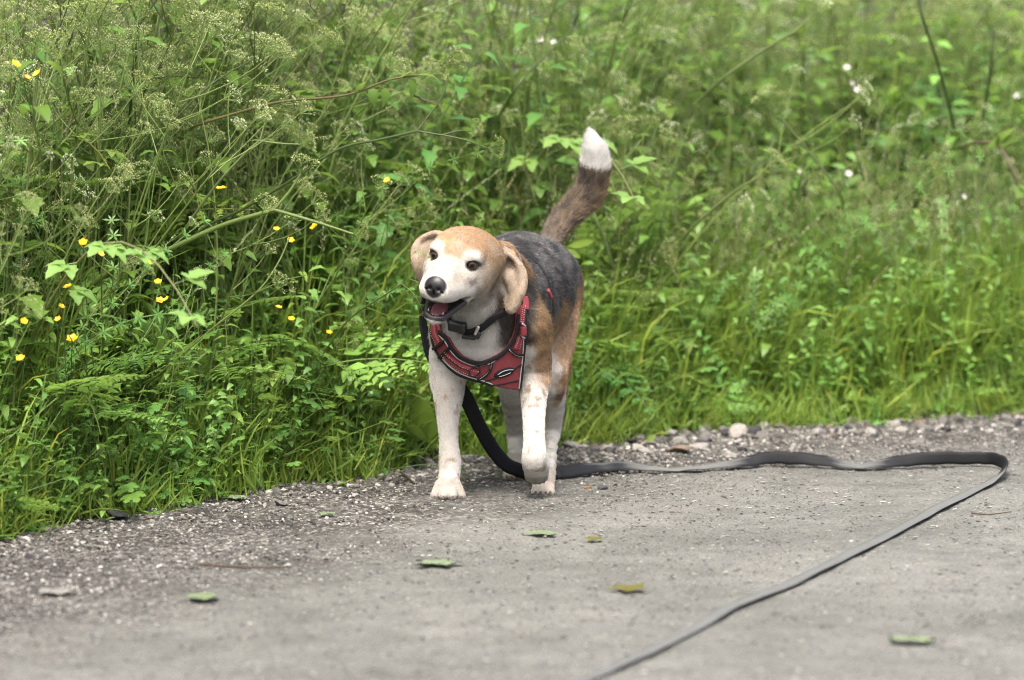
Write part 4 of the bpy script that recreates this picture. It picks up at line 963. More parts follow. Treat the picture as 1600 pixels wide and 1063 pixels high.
BN = None
def vnormals(V, Q):
    n = np.cross(V[Q[:, 2]] - V[Q[:, 0]], V[Q[:, 3]] - V[Q[:, 1]]); N = np.zeros_like(V)
    for c in range(3):
        for k in range(4): N[:, c] += np.bincount(Q[:, k], n[:, c], len(V))
    return nrm(N)
BN = vnormals(BV, BQ)

# ---- the coat's colours, painted as patches that sit on the animal
WHITE, CREAM, TAN, DTAN = (.405, .395, .365), (.270, .230, .176), (.200, .130, .071), (.150, .085, .042)
BLACK, GREY, NOSE, PINK, LIPC = (.018, .017, .018), (0.0672, 0.0656, 0.0672), (.012, .011, .012), (0.2370, 0.0948, 0.0948), (.022, .017, .018)
_full = BVHTree.FromPolygons([tuple(v) for v in BV], [tuple(int(i) for i in q) for q in BQ[(Ef.f[tuple(np.clip(np.rint((BV[BQ[:, 0]] - LO) / RES).astype(int), 0, DIM - 1).T)] > .007)]])
def S(px, py, Y=6.1):
    """where the coat shows at (px, py)"""
    o = np.array([0, 0, CAM_H]); h = _full.ray_cast(Vector(o), Vector(nrm(P(px, py, 6.0) - o)))
    return np.array(h[0]) if h[0] is not None else np.array(_full.find_nearest(Vector(P(px, py, Y)))[0])
def headloc(p): return ((p - HC) @ HR) / HS
def coat(p):
    n1, n2, n3 = vnoise(p, .018, 1), vnoise(p, .006, 2), vnoise(p, .045, 3)
    c = np.tile(WHITE, (len(p), 1))
    def lay(col, w):
        nonlocal c
        w = np.clip(w, 0, 1)[:, None]; c = c * (1 - w) + np.array(col) * w
    def blob(col, a, b, r, soft=.02, amp=.006):
        d = seg_d(p, np.asarray(a), np.asarray(b)) + n1 * amp + n2 * amp * .6
        lay(col, 1 - sstep(r - soft, r + soft, d))
    x, y, z = p[:, 0], p[:, 1], p[:, 2]
    # trunk tan above, white below
    blob(TAN, P(812, 440, 6.16), P(845, 440, 6.42), .125, .018)
    blob(TAN, P(850, 470, 6.03), P(855, 560, 6.01), .040, .016)
    blob(TAN, P(852, 470, 6.08), P(852, 540, 6.05), .036, .014)
    blob(TAN, P(850, 520, 6.05), P(852, 588, 6.05), .020, .012)
    blob(TAN, P(690, 470, 6.10), P(676, 505, 6.08), .030, .02)
    blob(TAN, P(868, 440, 6.30), P(884, 520, 6.42), .085, .02)
    blob(TAN, P(890, 530, 6.40), P(884, 595, 6.32), .050, .016)
    blob(DTAN, P(895, 570, 6.36), P(884, 625, 6.31), .014, .014)
    blob(TAN, P(780, 450, 6.40), P(770, 540, 6.36), .060, .03)
    blob(WHITE, P(842, 590, 6.18), P(850, 670, 6.24), .022, .010)
    # saddle
    sg = np.clip(.5 + .5 * n1 + .45 * n2 + .3 * n3, 0, 1)[:, None]
    sad = np.array(BLACK) * 1.6 * (1 - sg) + np.array((.0900, .0860, .0830)) * 1.2 * sg
    d = np.minimum(np.minimum(np.minimum(seg_d(p, P(806, 372, 6.16), P(830, 378, 6.30)), seg_d(p, P(797, 392, 6.09), P(806, 372, 6.16)) + .006), seg_d(p, P(830, 378, 6.30), P(852, 388, 6.44)) + .010), seg_d(p, P(862, 425, 6.22), P(876, 455, 6.34)) + .030) + n1 * .006
    d = np.minimum(d, seg_d(p, P(828, 415, 6.10), P(848, 462, 6.13)) + .036 + n1 * .006)
    w = (1 - sstep(.080, .096, d))[:, None]; c = c * (1 - w) + sad * w
    blob(TAN, P(905, 425, 6.45), P(902, 520, 6.42), .030, .014)
    blob(TAN, P(784, 386, 5.97), P(798, 386, 5.972), .020, .008)
    # neck: dark sides, white front
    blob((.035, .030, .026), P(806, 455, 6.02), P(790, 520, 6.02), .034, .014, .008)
    blob((.045, .038, .03), P(708, 470, 6.02), P(704, 500, 6.02), .018, .012, .008)
    blob(WHITE, P(752, 500, 5.95), P(752, 570, 5.98), .050, .014, .010)
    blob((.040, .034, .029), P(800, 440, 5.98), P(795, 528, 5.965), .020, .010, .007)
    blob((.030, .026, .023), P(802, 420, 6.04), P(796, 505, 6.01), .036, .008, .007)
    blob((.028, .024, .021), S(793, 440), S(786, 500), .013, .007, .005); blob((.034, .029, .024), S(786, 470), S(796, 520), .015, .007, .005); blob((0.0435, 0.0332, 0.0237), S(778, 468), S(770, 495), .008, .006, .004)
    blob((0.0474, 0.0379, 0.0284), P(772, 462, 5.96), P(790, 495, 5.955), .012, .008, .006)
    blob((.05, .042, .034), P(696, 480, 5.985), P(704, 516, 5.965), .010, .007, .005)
    blob(TAN, P(800, 385, 6.06), P(812, 412, 6.05), .030, .010)
    blob(TAN, P(886, 480, 6.38), P(882, 560, 6.29), .046, .012)
    blob(TAN, P(884, 560, 6.30), P(872, 645, 6.29), .017, .010)
    blob(WHITE, S(822, 556), S(818, 600), .016, .008)
    blob(TAN, S(893, 540), S(886, 590), .022, .010); blob(TAN, S(878, 520), S(882, 560), .016, .010); blob(DTAN, S(880, 585), S(874, 625), .009, .008)
    blob((.030, .027, .026), S(806, 378), S(812, 398), .020, .008)
    # tail
    tl = np.zeros(len(p)); td = np.full(len(p), 9.)
    for k, ((a, _), (b, _)) in enumerate(zip(TAIL, TAIL[1:])):
        ab = b - a; t = np.clip(((p - a) @ ab) / (ab @ ab), 0, 1); dd = np.linalg.norm(p - a - t[:, None] * ab, axis=1)
        m = dd < td; td[m] = dd[m]; tl[m] = k + t[m]
    on = td < .03
    tailc = np.array((.034, .031, .028)) * (1 - sg) + np.array((0.1225, 0.0909, 0.0616)) * sg
    wt = (on & (tl > .02))[:, None] * 1.; c = c * (1 - wt) + tailc * wt
    lay(TAN, np.where(on & (tl > .5), .5 * sstep(.0, .016, (p - P(905, 318, 6.53))[:, 0] * .75 + (p - P(905, 318, 6.53))[:, 2] * -.65 - .006), 0))
    lay((.64, .635, .61), np.where(on, sstep(4.05, 4.25, tl + n2 * .12 + .2), 0))
    # faint tan freckles on the legs
    fr = (z < .24) & (y < 6.16)
    lay((0.1896, 0.1264, 0.0869), np.where(fr, .75 * sstep(.38, .66, vnoise(p, .012, 9)), 0))
    lay(CREAM, np.where(z < .20, .30 * sstep(-.2, .8, vnoise(p, .03, 5)), 0))
    lay((0.2054, 0.1738, 0.1343), np.where(z < .035, .5, 0))
    # ---- head
    h = headloc(p); hx, hy, hz = h[:, 0], h[:, 1], h[:, 2]; ax = np.abs(hx)
    inh = (1 - sstep(7.5, 9.0, np.linalg.norm((h - [0, -1.5, -1.5]) / [1.0, 1.15, 1.0], axis=1))) * (y < 6.03)
    inh = np.maximum(inh, ((hy > 1.0) & (hy < 9) & (hz > -12) & (ax < 6)) * 1.)
    head_c = np.tile(WHITE, (len(p), 1)) * [1.0, .99, .97]
    def hl(col, w):
        nonlocal head_c
        w = np.clip(w, 0, 1)[:, None]; head_c = head_c * (1 - w) + np.array(col) * w
    m1, m2 = n1 * .35, n2 * .25
    hl((0.2923, 0.2094, 0.1304), sstep(-1.2, -3.2, hy - .35 * (hz - 1) + m1) * sstep(-4.8, -.5, hz + m1))          # crown and sides
    hl((0.2726, 0.1778, 0.0988), sstep(1.5, 2.9, hz + .2 * (-hy) - .18 * ax + m1 + .2) * sstep(.8, -.4, hy + m1))                  # top
    hl((0.2000, 0.1050, 0.0450), .80 * sstep(1.9, .6, np.hypot(hx * .95, (hz - 1.7) * .62) + m1 + m2) * sstep(2.2, 1.0, hy))
    hl((0.2726, 0.1778, 0.0988), .85 * sstep(.55, 1.3, hz + m1 * .6) * sstep(2.6, 1.4, hy) * np.clip(1 - 1.0 * sum(sstep(1.9, .9, np.linalg.norm((h - [sx * 2.75, .6, 1.25]) / [1.0, 2.0, .75], axis=1)) for sx in (-1, 1)), 0, 1))
    hl((0.2607, 0.1896, 0.1225), .55 * sstep(.9, .3, np.abs(hx) + m1) * sstep(-.6, .6, hz) * sstep(2.4, 1.2, hz))           # patch on the brow
    hl((0.2607, 0.1817, 0.1106), .65 * sstep(3.4, 4.6, ax + m1) * sstep(.5, -1.5, hy) * sstep(-5.2, -3.5, hz))         # cheeks
    hl((.045, .041, .041), sstep(-6.9, -7.8, hy + m1))
    hl((0.0790, 0.0592, 0.0474), .8 * sstep(-4.3, -6.2, hy + m1) * sstep(-1., -3., hz))
    hl((.235, .205, .17), .55 * sstep(-.1, .7, vnoise(p, .016, 23) + .5 * vnoise(p, .007, 24)) * sstep(5.5, 4.0, hy))
    hl((.21, .18, .15), .6 * sstep(.75, .35, np.abs(hz + 2.6 + .35 * (hy - 1.5))) * sstep(1.3, 2.0, ax) * sstep(-1., .3, hy) * sstep(3.6, 2.4, hy))
    hl(CREAM, .5 * sstep(-3.0, -1.8, hz) * sstep(-.2, -.9, hz) * sstep(1.2, 2.0, ax) * sstep(1.0, 2.2, hy))
    for sx in (-1, 1):                                                                                       # dark eye rims
        de = np.linalg.norm((h - [sx * 3.12, .35, .02]) / [1.06, 1.05, .74], axis=1)
        hl((.03, .022, .018), sstep(1.42, 1.12, de + n2 * .08) * (hy > -1.2))
        hl((.05, .038, .03), .8 * sstep(.5, .25, np.linalg.norm((h - [sx * 2.05, .95, -.35]) / [1, 1, .6], axis=1)))
    nz_ = np.linalg.norm((h - [0, 6.85, -2.95]) / [1.66, 1.1, 1.62], axis=1)
    hl(NOSE, sstep(1.14, 1.02, nz_))
    inside = np.linalg.norm((h - [0, 4.6, -6.15]) / [6.8, 5.8, 1.38] @ np.array([[1, 0, 0], [0, math.cos(-.29), -math.sin(-.29)], [0, math.sin(-.29), math.cos(-.29)]]), axis=1)
    inside = np.minimum(inside, np.linalg.norm((h - [0, 4.6, -6.9]) / [6.8, 6.0, 1.55] @ np.array([[1, 0, 0], [0, math.cos(-.29), -math.sin(-.29)], [0, math.sin(-.29), math.cos(-.29)]]), axis=1) + 9 * (hz > -6.2))
    hl(LIPC, sstep(1.05, .93, inside) * (hy > -.5) * (hz < -4.3))
    cc = c * (1 - inh[:, None]) + head_c * inh[:, None]
    # ears: tan outside, pale inside (the side that faces the head's front here)
    we = (1 - sstep(.0045, .0085, Ef.f[tuple(np.clip(np.rint((p - LO) / RES).astype(int), 0, DIM - 1).T)]))[:, None]
    earc = np.array((0.2251, 0.1485, 0.0853)) + (n1 * .04)[:, None]
    cc = cc * (1 - we) + earc * we
    return cc, we[:, 0], inh, tl * on, nz_, inside, h
BC, ear_w, head_w, tail_t, nose_d, mouth_d, hloc = coat(BV)
fwd_pale = (ear_w > .5) & (BN[:, 1] < -.25)
BC[fwd_pale] = BC[fwd_pale] * .35 + np.array((0.2449, 0.2094, 0.1659)) * .65
body_me = mesh_np('dog_body', BV, BQ, True, BC)

wet = np.maximum(sstep(1.16, 1.04, nose_d), sstep(1.05, .95, mouth_d) * (hloc[:, 2] < -4.3) * (hloc[:, 1] > -.5))
body_me.attributes.new('wet', 'FLOAT', 'POINT').data.foreach_set('value', wet.astype(np.float32))
skin = NT('dog_coat'); wa = skin.new('ShaderNodeAttribute', attribute_name='wet').outputs['Fac']; wr = skin.new('ShaderNodeMapRange'); wr.inputs['To Min'].default_value = .62; wr.inputs['To Max'].default_value = .30; skin.link(wa, wr.inputs['Value']); skin.set(Base_Color=skin.attr(), Roughness=wr.outputs[0], Specular_IOR_Level=.4)
skin.bump(skin.noise(900, 2, .6, skin.obj()), .25, .002)
dog = link('dog', body_me, None, skin.m)
tag(dog, 'white, tan and black beagle in a red harness trotting towards the camera with mouth open', 'dog')

# ---- fur: real strands
def grow_fur(N):
    a, b, c_, d = (BV[BQ[:, k]] for k in range(4))
    area = .5 * np.linalg.norm(np.cross(c_ - a, d - b), axis=1)
    # short-haired places need more, finer strands
    fq = lambda arr: arr[BQ].mean(1)
    bare = (fq(nose_d) < 1.12) | ((fq(mouth_d) < 1.02) & (fq(hloc[:, 2]) < -4.2) & (fq(hloc[:, 1]) > -.5))
    for sx in (-1, 1):
        bare |= np.linalg.norm((hloc[BQ].mean(1) - [sx * 3.12, .35, .02]) / [1.06, 1.05, .76], axis=1) < 1.08
    cen = BV[BQ].mean(1)
    w = area * np.where(bare, 0, 1) * (1 + 1.6 * (fq(head_w) > .5) + 1.0 * (fq(tail_t) > 1))
    q = rng.choice(len(BQ), N, p=w / w.sum())
    u, v = rng.random(N), rng.random(N)
    lerp = lambda arr: (arr[BQ[q, 0]] * ((1 - u) * (1 - v))[:, None] + arr[BQ[q, 1]] * (u * (1 - v))[:, None] + arr[BQ[q, 2]] * (u * v)[:, None] + arr[BQ[q, 3]] * ((1 - u) * v)[:, None])
    p, n = lerp(BV), nrm(lerp(BN))
    col, hw, ew, tt, hl = lerp(BC), lerp(head_w[:, None])[:, 0], lerp(ear_w[:, None])[:, 0], lerp(tail_t[:, None])[:, 0], headloc(p)
    # lie of the coat: along the nearest bones
    flow = np.zeros((N, 3)); ws = np.zeros(N)
    for a_, b_, r_, g_ in BONES:
        dd = seg_d(p, a_, b_) / r_
        wgt = np.exp(-np.clip(dd, 0, 6) ** 2 * 2.2) + 1e-6
        dr = nrm(b_ - a_) if np.linalg.norm(b_ - a_) > 1e-6 else np.zeros(3)
        if g_ in ('neck',): dr = -dr * .8 + np.array([0, .2, -.5])
        if g_ in ('muzzle', 'head'): dr = -dr
        if g_ == 'trunk': dr = dr + np.array([0, 0, -.35])
        flow += wgt[:, None] * dr; ws += wgt
    flow += (hw * .5)[:, None] * (HR @ np.array([0, -1, 0.15]))[None] * ws[:, None]
    flow = nrm(flow)
    flow = flow + .16 * np.stack([vnoise(p, .03, 11), vnoise(p, .03, 12), vnoise(p, .03, 13)], 1) + .14 * rng.normal(size=(N, 3))
    tan = nrm(flow - (flow * n).sum(1)[:, None] * n)
    L = np.full(N, .0105)
    L = np.where(p[:, 2] < .25, .0042, L); L = np.where(p[:, 2] < .05, .0024, L)
    L = np.where(hw > .5, .0042, L)
    L = np.where((hw > .5) & (hl[:, 1] > 0), .0026, L)
    L = np.where(ew > .15, .0032, L)
    L = np.where(tt > .6, .017, L); L = np.where(tt > 5, .010, L)
    chest = (hw < .3) & (p[:, 1] < 6.05) & (p[:, 2] > .25) & (ew < .05); L = np.where(chest, .0105, L)
    L = L * rng.uniform(.65, 1.25, N)
    lift = np.where(tt > .6, .42, np.where(hw > .5, .16, .15))[:, None] * rng.uniform(.5, 1.4, N)[:, None]
    d0 = nrm(tan + lift * n); d1 = nrm(tan + lift * .35 * n + .07 * rng.normal(size=(N, 3)))
    guard = rng.random(N) < .03; L = np.where(guard, L * 1.35, L); d1 = np.where(guard[:, None], nrm(d1 + .30 * n), d1)
    pts = np.stack([p - n * .0006, p + d0 * L[:, None] * .35, p + d0 * L[:, None] * .35 + d1 * L[:, None] * .35, p + d0 * L[:, None] * .35 + d1 * L[:, None] * .68], 1)
    pts[..., 2] = np.maximum(pts[..., 2], .001)
    streak = .20 * vnoise(p, .007, 41) + .16 * vnoise(p, .0032, 42)
    dark = np.where(col.mean(1) < .16, 1.7, np.where(col.mean(1) > .33, .55, 1.0))
    col = col * np.exp(rng.normal(0, .15, N) * dark + streak * dark)[:, None]
    hc_ = bpy.data.hair_curves.new('fur')
    hc_.add_curves([4] * N)
    hc_.attributes['position'].data.foreach_set('vector', pts.astype(np.float32).ravel())
    r0 = np.where(hw > .5, .00017, .00026); r0 = np.where(tt > .6, .00028, r0)
    rr = (r0[:, None] * np.array([1, .95, .7, .15])).astype(np.float32).ravel()
    ra = hc_.attributes.get('radius') or hc_.attributes.new('radius', 'FLOAT', 'POINT'); ra.data.foreach_set('value', rr)
    ca = hc_.attributes.new('Col', 'FLOAT_COLOR', 'CURVE'); c4 = np.ones((N, 4), np.float32); c4[:, :3] = np.clip(col, 0, .85); ca.data.foreach_set('color', c4.ravel())
    fm = NT('dog_fur'); fm.set(Base_Color=fm.attr(), Roughness=.5, Specular_IOR_Level=.25)
    return link('fur', hc_, dog, fm.m)
grow_fur(420000)

# ---- eyes, tongue, teeth, claws
def ico(c, r, R=None, sub=3):
    bm = bmesh.new(); bmesh.ops.create_icosphere(bm, subdivisions=sub, radius=1)
    M = (np.eye(3) if R is None else R) * np.asarray(r, float)
    for v in bm.verts: v.co = Vector(np.asarray(c) + M @ np.array(v.co))
    return bm
def bm_obj(name, bm, mat, parent, smooth=True):
    me = bpy.data.meshes.new(name); bmesh.ops.recalc_face_normals(bm, faces=bm.faces); bm.to_mesh(me); bm.free()
    for f in me.polygons: f.use_smooth = smooth
    return link(name, me, parent, mat)
# eye: the gaze is a little ahead and to the side; iris and pupil are rings round that axis
def eye(sx):
    c = Hd(sx * 2.80, -.40, .0); gz = nrm(HR @ np.array([sx * .36, 1, .02]))
    bm = ico(c, (.0098, .0098, .0098), None, 4); me = bpy.data.meshes.new('eye'); bm.to_mesh(me); bm.free()
    v = np.array([x.co for x in me.vertices]); ang = np.degrees(np.arccos(np.clip(nrm(v - c) @ gz, -1, 1)))
    cl = np.where((ang < 21)[:, None], (.003, .003, .003), np.where((ang < 46)[:, None], (.055, .036, .022), np.where((ang < 56)[:, None], (.010, .007, .006), (.10, .08, .07))))
    me.polygons.foreach_set('use_smooth', [True] * len(me.polygons)); set_col(me, cl)
    t = NT('eye_gloss'); t.set(Base_Color=t.attr(), Roughness=.07, Specular_IOR_Level=.32)
    return link('eye', me, dog, t.m)
eye(-1); eye(1)
tm = NT('tongue_flesh'); tm.set(Base_Color=(.20, .075, .085), Roughness=.35, Specular_IOR_Level=.5, Subsurface_Weight=.15, Subsurface_Radius=(.01, .004, .003))
tm.bump(tm.noise(700, 2, .5, tm.obj()), .3, .002)
bm = bmesh.new()
rows = []
for i, (ty, tz, tw, hh) in enumerate([(-.2, -6.0, 1.2, .4), (1.2, -6.6, 1.3, .36), (2.6, -7.1, 1.25, .32), (3.7, -7.5, 1.05, .26), (4.3, -7.65, .75, .2), (4.6, -7.7, .4, .15)]):
    ring = []
    for k in range(14):
        a = 2 * math.pi * k / 14
        gx, gzz = math.cos(a), math.sin(a)
        ring.append(bm.verts.new(Vector(Hd(tw * gx, ty, tz + hh * gzz - (.16 * (1 - abs(gx)) if gzz > 0 else 0)))))
    rows.append(ring)
for r0_, r1_ in zip(rows, rows[1:]):
    for k in range(14): bm.faces.new((r0_[k], r0_[(k + 1) % 14], r1_[(k + 1) % 14], r1_[k]))
bm.faces.new(rows[0][::-1]); bm.faces.new(rows[-1])
bm_obj('tongue', bm, tm.m, dog)
toothm = simple('tooth_enamel', (.40, .35, .24), .3, .5)
def tooth(base, tip, r):
    b, t = np.array(base, float), np.array(tip, float); bm = bmesh.new(); prev = None
    for s, k in ((0, 1.), (.4, .85), (.75, .5), (1, .12)):
        c = b + (t - b) * s; ring = [bm.verts.new(Vector(Hd(c[0] + r * k * math.cos(a), c[1] + r * k * math.sin(a), c[2]))) for a in np.linspace(0, 2 * math.pi, 8)[:-1]]
        if prev:
            for i in range(7): bm.faces.new((prev[i], prev[(i + 1) % 7], ring[(i + 1) % 7], ring[i]))
        prev = ring
    bm.faces.new(prev)
    bm_obj('tooth', bm, toothm, dog)
for sx in (-1, 1):
    tooth((sx * 1.1, 4.4, -7.7), (sx * 1.22, 4.55, -6.95), .19)
    for k, xx in enumerate((.22, .55, .82)): tooth((sx * xx, 5.0 - .1 * k, -7.7), (sx * xx, 5.05 - .1 * k, -7.5), .10)
    for k in range(3): tooth((sx * (1.5 + .24 * k), 3.3 - .95 * k, -7.2 + .28 * k), (sx * (1.52 + .24 * k), 3.3 - .95 * k, -6.95 + .28 * k), .26)
clawm = simple('claw_horn', (.075, .062, .052), .45, .35)
def claw(base, tip, r=.0019):
    bm = bmesh.new(); prev = None; b, t = np.asarray(base, float), np.asarray(tip, float)
    for s, k, dz in ((0, 1., 0), (.5, .8, .0012), (1, .25, 0)):
        c = b + (t - b) * s + np.array([0, 0, dz]); ring = [bm.verts.new(Vector(c + r * k * np.array([math.cos(a), 0, math.sin(a)]))) for a in np.linspace(0, 2 * math.pi, 9)[:-1]]
        if prev:
            for i in range(8): bm.faces.new((prev[i], prev[(i + 1) % 8], ring[(i + 1) % 8], ring[i]))
        prev = ring
    bm.faces.new(prev); bm_obj('claw', bm, clawm, dog)
for x1 in (679, 693, 707.5, 721): claw(P(x1, 775, 5.974 + abs(x1 - 700) * .0007), P(x1 + (x1 - 700) * .05, 780.5, 5.963 + abs(x1 - 700) * .0007))
for x1 in (837, 845, 853, 860): claw(P(x1, 769, 6.055), P(x1, 776, 6.042), .0024)
for x1 in (792, 799, 807, 814): claw(P(x1, 745, 6.21), P(x1, 750, 6.197), 0.0020)
for x1 in (828, 835, 843, 850): claw(P(x1, 751, 6.035), P(x1, 757, 6.040), .0019)

# ---- collar and harness: strips and a panel laid on the body
from mathutils.geometry import delaunay_2d_cdt
_ok = (head_w[BQ] < .5).all(1) & (ear_w[BQ] < .2).all(1) & (BV[BQ][:, :, 2].mean(1) > .12)
_tv, _tf = [tuple(v) for v in BV], [tuple(int(i) for i in q) for q in BQ[_ok]]
trunk_tree = BVHTree.FromPolygons(_tv, _tf)
# the stiff harness does not fold in under the brisket: below it the pieces lie on this continuation of the chest
_o = np.array([0, 0, CAM_H]); _xs, _ys = np.arange(700, 829, 4), np.arange(556, 621, 4); _n0 = len(_tv)
for _y in _ys:
    for _x in _xs:
        _h = trunk_tree.ray_cast(Vector(_o), Vector(nrm(P(_x, 556, 6.0) - _o))); _tv.append(tuple(P(_x, _y, min(_h[0][1], 6.03) + .0004 * (_y - 556))))
for _j in range(len(_ys) - 1):
    for _i in range(len(_xs) - 1): _a = _n0 + _j * len(_xs) + _i; _tf.append((_a, _a + len(_xs), _a + len(_xs) + 1, _a + 1))
trunk_tree = BVHTree.FromPolygons(_tv, _tf)
def on_body(px, py, Y=6.0):
    o = np.array([0, 0, CAM_H]); d = nrm(P(px, py, 6.0) - o)
    h = trunk_tree.ray_cast(Vector(o), Vector(d))
    if h[0] is None or abs(h[0][1] - Y) > .3: h = trunk_tree.find_nearest(Vector(P(px, py, Y)))
    return np.array(h[0]), np.array(h[1])
def snap(p, off):
    h = trunk_tree.find_nearest(Vector(p)); n = np.array(h[1]); return np.array(h[0]) + n * off, n
def resample(pts, step):
    pts = np.asarray(pts, float); L = np.r_[0, np.cumsum(np.linalg.norm(np.diff(pts, axis=0), axis=1))]
    n = max(2, int(L[-1] / step) + 1); t = np.linspace(0, L[-1], n)
    return np.stack([np.interp(t, L, pts[:, i]) for i in range(pts.shape[1])], 1)
def smooth_path(p, n=2, closed=False):
    p = p.copy()
    for _ in range(n):
        if closed: p = .5 * p + .25 * (np.roll(p, 1, 0) + np.roll(p, -1, 0))
        else: p[1:-1] = .5 * p[1:-1] + .25 * (p[:-2] + p[2:])
    return p
def ribbon_mesh(name, C, W, N, width, th, closed=False, cross=5):
    """a band with thickness: centres C, unit width vectors W, unit normals N"""
    n = len(C); u = np.linspace(-1, 1, cross); V = []
    for side in (1, 0):
        for k in u:
            ed = 0 if abs(k) == 1 else 1
            V.append(C + W * (k * width / 2)); V[-1] = V[-1] + N * (th * (.72 + .28 * ed if side else -.0 - .5 * ed + .0))
    V = np.stack(V, 1).reshape(-1, 3); R = 2 * cross
    loop = list(range(cross)) + list(range(R - 1, cross - 1, -1)); F_ = []
    m = n if closed else n - 1
    for i in range(m):
        a, b = i * R, ((i + 1) % n) * R
        for q in range(R): F_.append((a + loop[q], a + loop[(q + 1) % R], b + loop[(q + 1) % R], b + loop[q]))
    me = bpy.data.meshes.new(name); me.from_pydata([tuple(v) for v in V], [], F_)
    bm = bmesh.new(); bm.from_mesh(me)
    if not closed: bmesh.ops.holes_fill(bm, edges=[e for e in bm.edges if e.is_boundary])
    bmesh.ops.recalc_face_normals(bm, faces=bm.faces); bm.to_mesh(me); bm.free()
    for f in me.polygons: f.use_smooth = True
    return me
def body_band(name, pix, width_px, off, th, mat, parent, Y=6.0, pts3=None, closed=False, sm=3):
    if pts3 is None: c = np.array([on_body(x, y, Y)[0] for x, y in resample(pix, 2.0)])
    else: c = resample(np.vstack([pts3, pts3[:1]]) if closed else pts3, .003)[:-1 if closed else None]
    c = smooth_path(c, sm, closed)
    cn = [snap(p, off) for p in c]; c = smooth_path(np.array([a for a, _ in cn]), sm, closed); n = nrm(smooth_path(np.array([b for _, b in cn]), sm + 6, closed))
    t = np.roll(c, -1, 0) - np.roll(c, 1, 0) if closed else np.gradient(c, axis=0)
    w = nrm(np.cross(nrm(t), n)); n = nrm(np.cross(w, nrm(t))); n = n * np.sign((n * np.array([b for _, b in cn])).sum(1))[:, None]
    return link(name, ribbon_mesh(name, c, w, n, width_px / 1000., th, closed), parent, mat)
def zp(pts): return [(640 + x / 6.645, 460 + y / 6.645) for x, y in pts]

def fabric(name, col, scale=1500):
    t = NT(name); o = t.obj()
    wv = t.new('ShaderNodeTexWave', wave_type='BANDS'); wv.inputs['Scale'].default_value = scale / 3.; wv.inputs['Distortion'].default_value = 1.5; t.link(o, wv.inputs['Vector'])
    nz = t.noise(scale * .8, 2, .6, o); n2 = t.noise(45, 3, .6, o)
    c = t.mix(n2, tuple(x * .72 for x in col), tuple(min(1, x * 1.25) for x in col))
    c = t.mix(.35, c, t.mix(nz, (0, 0, 0), (1, 1, 1)), 'OVERLAY')
    t.set(Base_Color=c, Roughness=.82, Specular_IOR_Level=.2, Sheen_Weight=.0)
    t.bump(nz, .5, .0012); return t.m
red = fabric('red_nylon', (.200, .042, .047)); redw = fabric('red_webbing', (.205, .038, .046)); blk = fabric('black_binding', (.012, .012, .013)); grey = simple('reflective_piping', (.34, .34, .33), .45, .5)
stitch = simple('pale_stitching', (.42, .30, .27), .6, .3); plast = simple('black_plastic', (.012, .012, .013), .35, .5); steel = simple('steel', (.55, .55, .54), .3, .5, 1.)

harness_poly = zp([(240, 300), (262, 460), (290, 560), (340, 640), (430, 740), (520, 815), (640, 862), (760, 892), (850, 932), (960, 962), (1095, 984), (1128, 950), (1152, 700), (1168, 560), (1186, 400), (1192, 200), (1192, 120), (1085, 120), (1080, 330), (1055, 430), (1005, 530), (930, 600), (830, 660), (740, 692), (660, 682), (560, 632), (480, 545), (430, 450), (345, 390), (325, 300)])
ring_ = resample(np.array(harness_poly + harness_poly[:1]), 3.0)[:-1]
def inside_poly(x, y, poly):
    c = False; j = len(poly) - 1
    for i in range(len(poly)):
        if (poly[i][1] > y) != (poly[j][1] > y) and x < (poly[j][0] - poly[i][0]) * (y - poly[i][1]) / (poly[j][1] - poly[i][1]) + poly[i][0]: c = not c
        j = i
    return c
def panel(name, poly_ring, off, th, mat, parent, step=3.0, relaxn=6):
    b = [tuple(p) for p in poly_ring]; xs, ys = [p[0] for p in b], [p[1] for p in b]
    inner = [(x, y) for x in np.arange(min(xs), max(xs), step) for y in np.arange(min(ys), max(ys), step) if inside_poly(x, y, b) and min((x - p[0]) ** 2 + (y - p[1]) ** 2 for p in b) > (step * .6) ** 2]
    vs = [Vector(p) for p in b + inner]; ed = [(i, (i + 1) % len(b)) for i in range(len(b))]
    v2, _, f2, *_ = delaunay_2d_cdt(vs, ed, [], 1, 1e-4)
    hp = [on_body(v.x, v.y) for v in v2]; Vp = np.array([h[0] for h in hp]); Np = np.array([h[1] for h in hp])
    nb = [[] for _ in v2]
    for f in f2:
        for i in range(len(f)): nb[f[i]].append(f[(i + 1) % len(f)]); nb[f[(i + 1) % len(f)]].append(f[i])
    for _ in range(relaxn):
        Vp = np.array([.4 * Vp[i] + .6 * Vp[n].mean(0) if n and i >= len(b) else Vp[i] for i, n in enumerate(nb)]); Np = nrm(np.array([Np[i] + Np[n].mean(0) * 2 if n else Np[i] for i, n in enumerate(nb)]))
    top, bot = Vp + Np * off, Vp + Np * (off - th); k = len(v2)
    F_ = [tuple(f) for f in f2] + [tuple(i + k for i in f[::-1]) for f in f2] + [(i, (i + 1) % len(b), (i + 1) % len(b) + k, i + k) for i in range(len(b))]
    me = bpy.data.meshes.new(name); me.from_pydata([tuple(v) for v in np.vstack([top, bot])], [], F_)
    bm = bmesh.new(); bm.from_mesh(me); bmesh.ops.recalc_face_normals(bm, faces=bm.faces); bm.to_mesh(me); bm.free()
    for f in me.polygons: f.use_smooth = True
    return link(name, me, parent, mat)
harness = panel('harness', ring_, .0058, .0045, red, dog)
harness['label'] = 'red padded chest harness with black edging and grey piping'
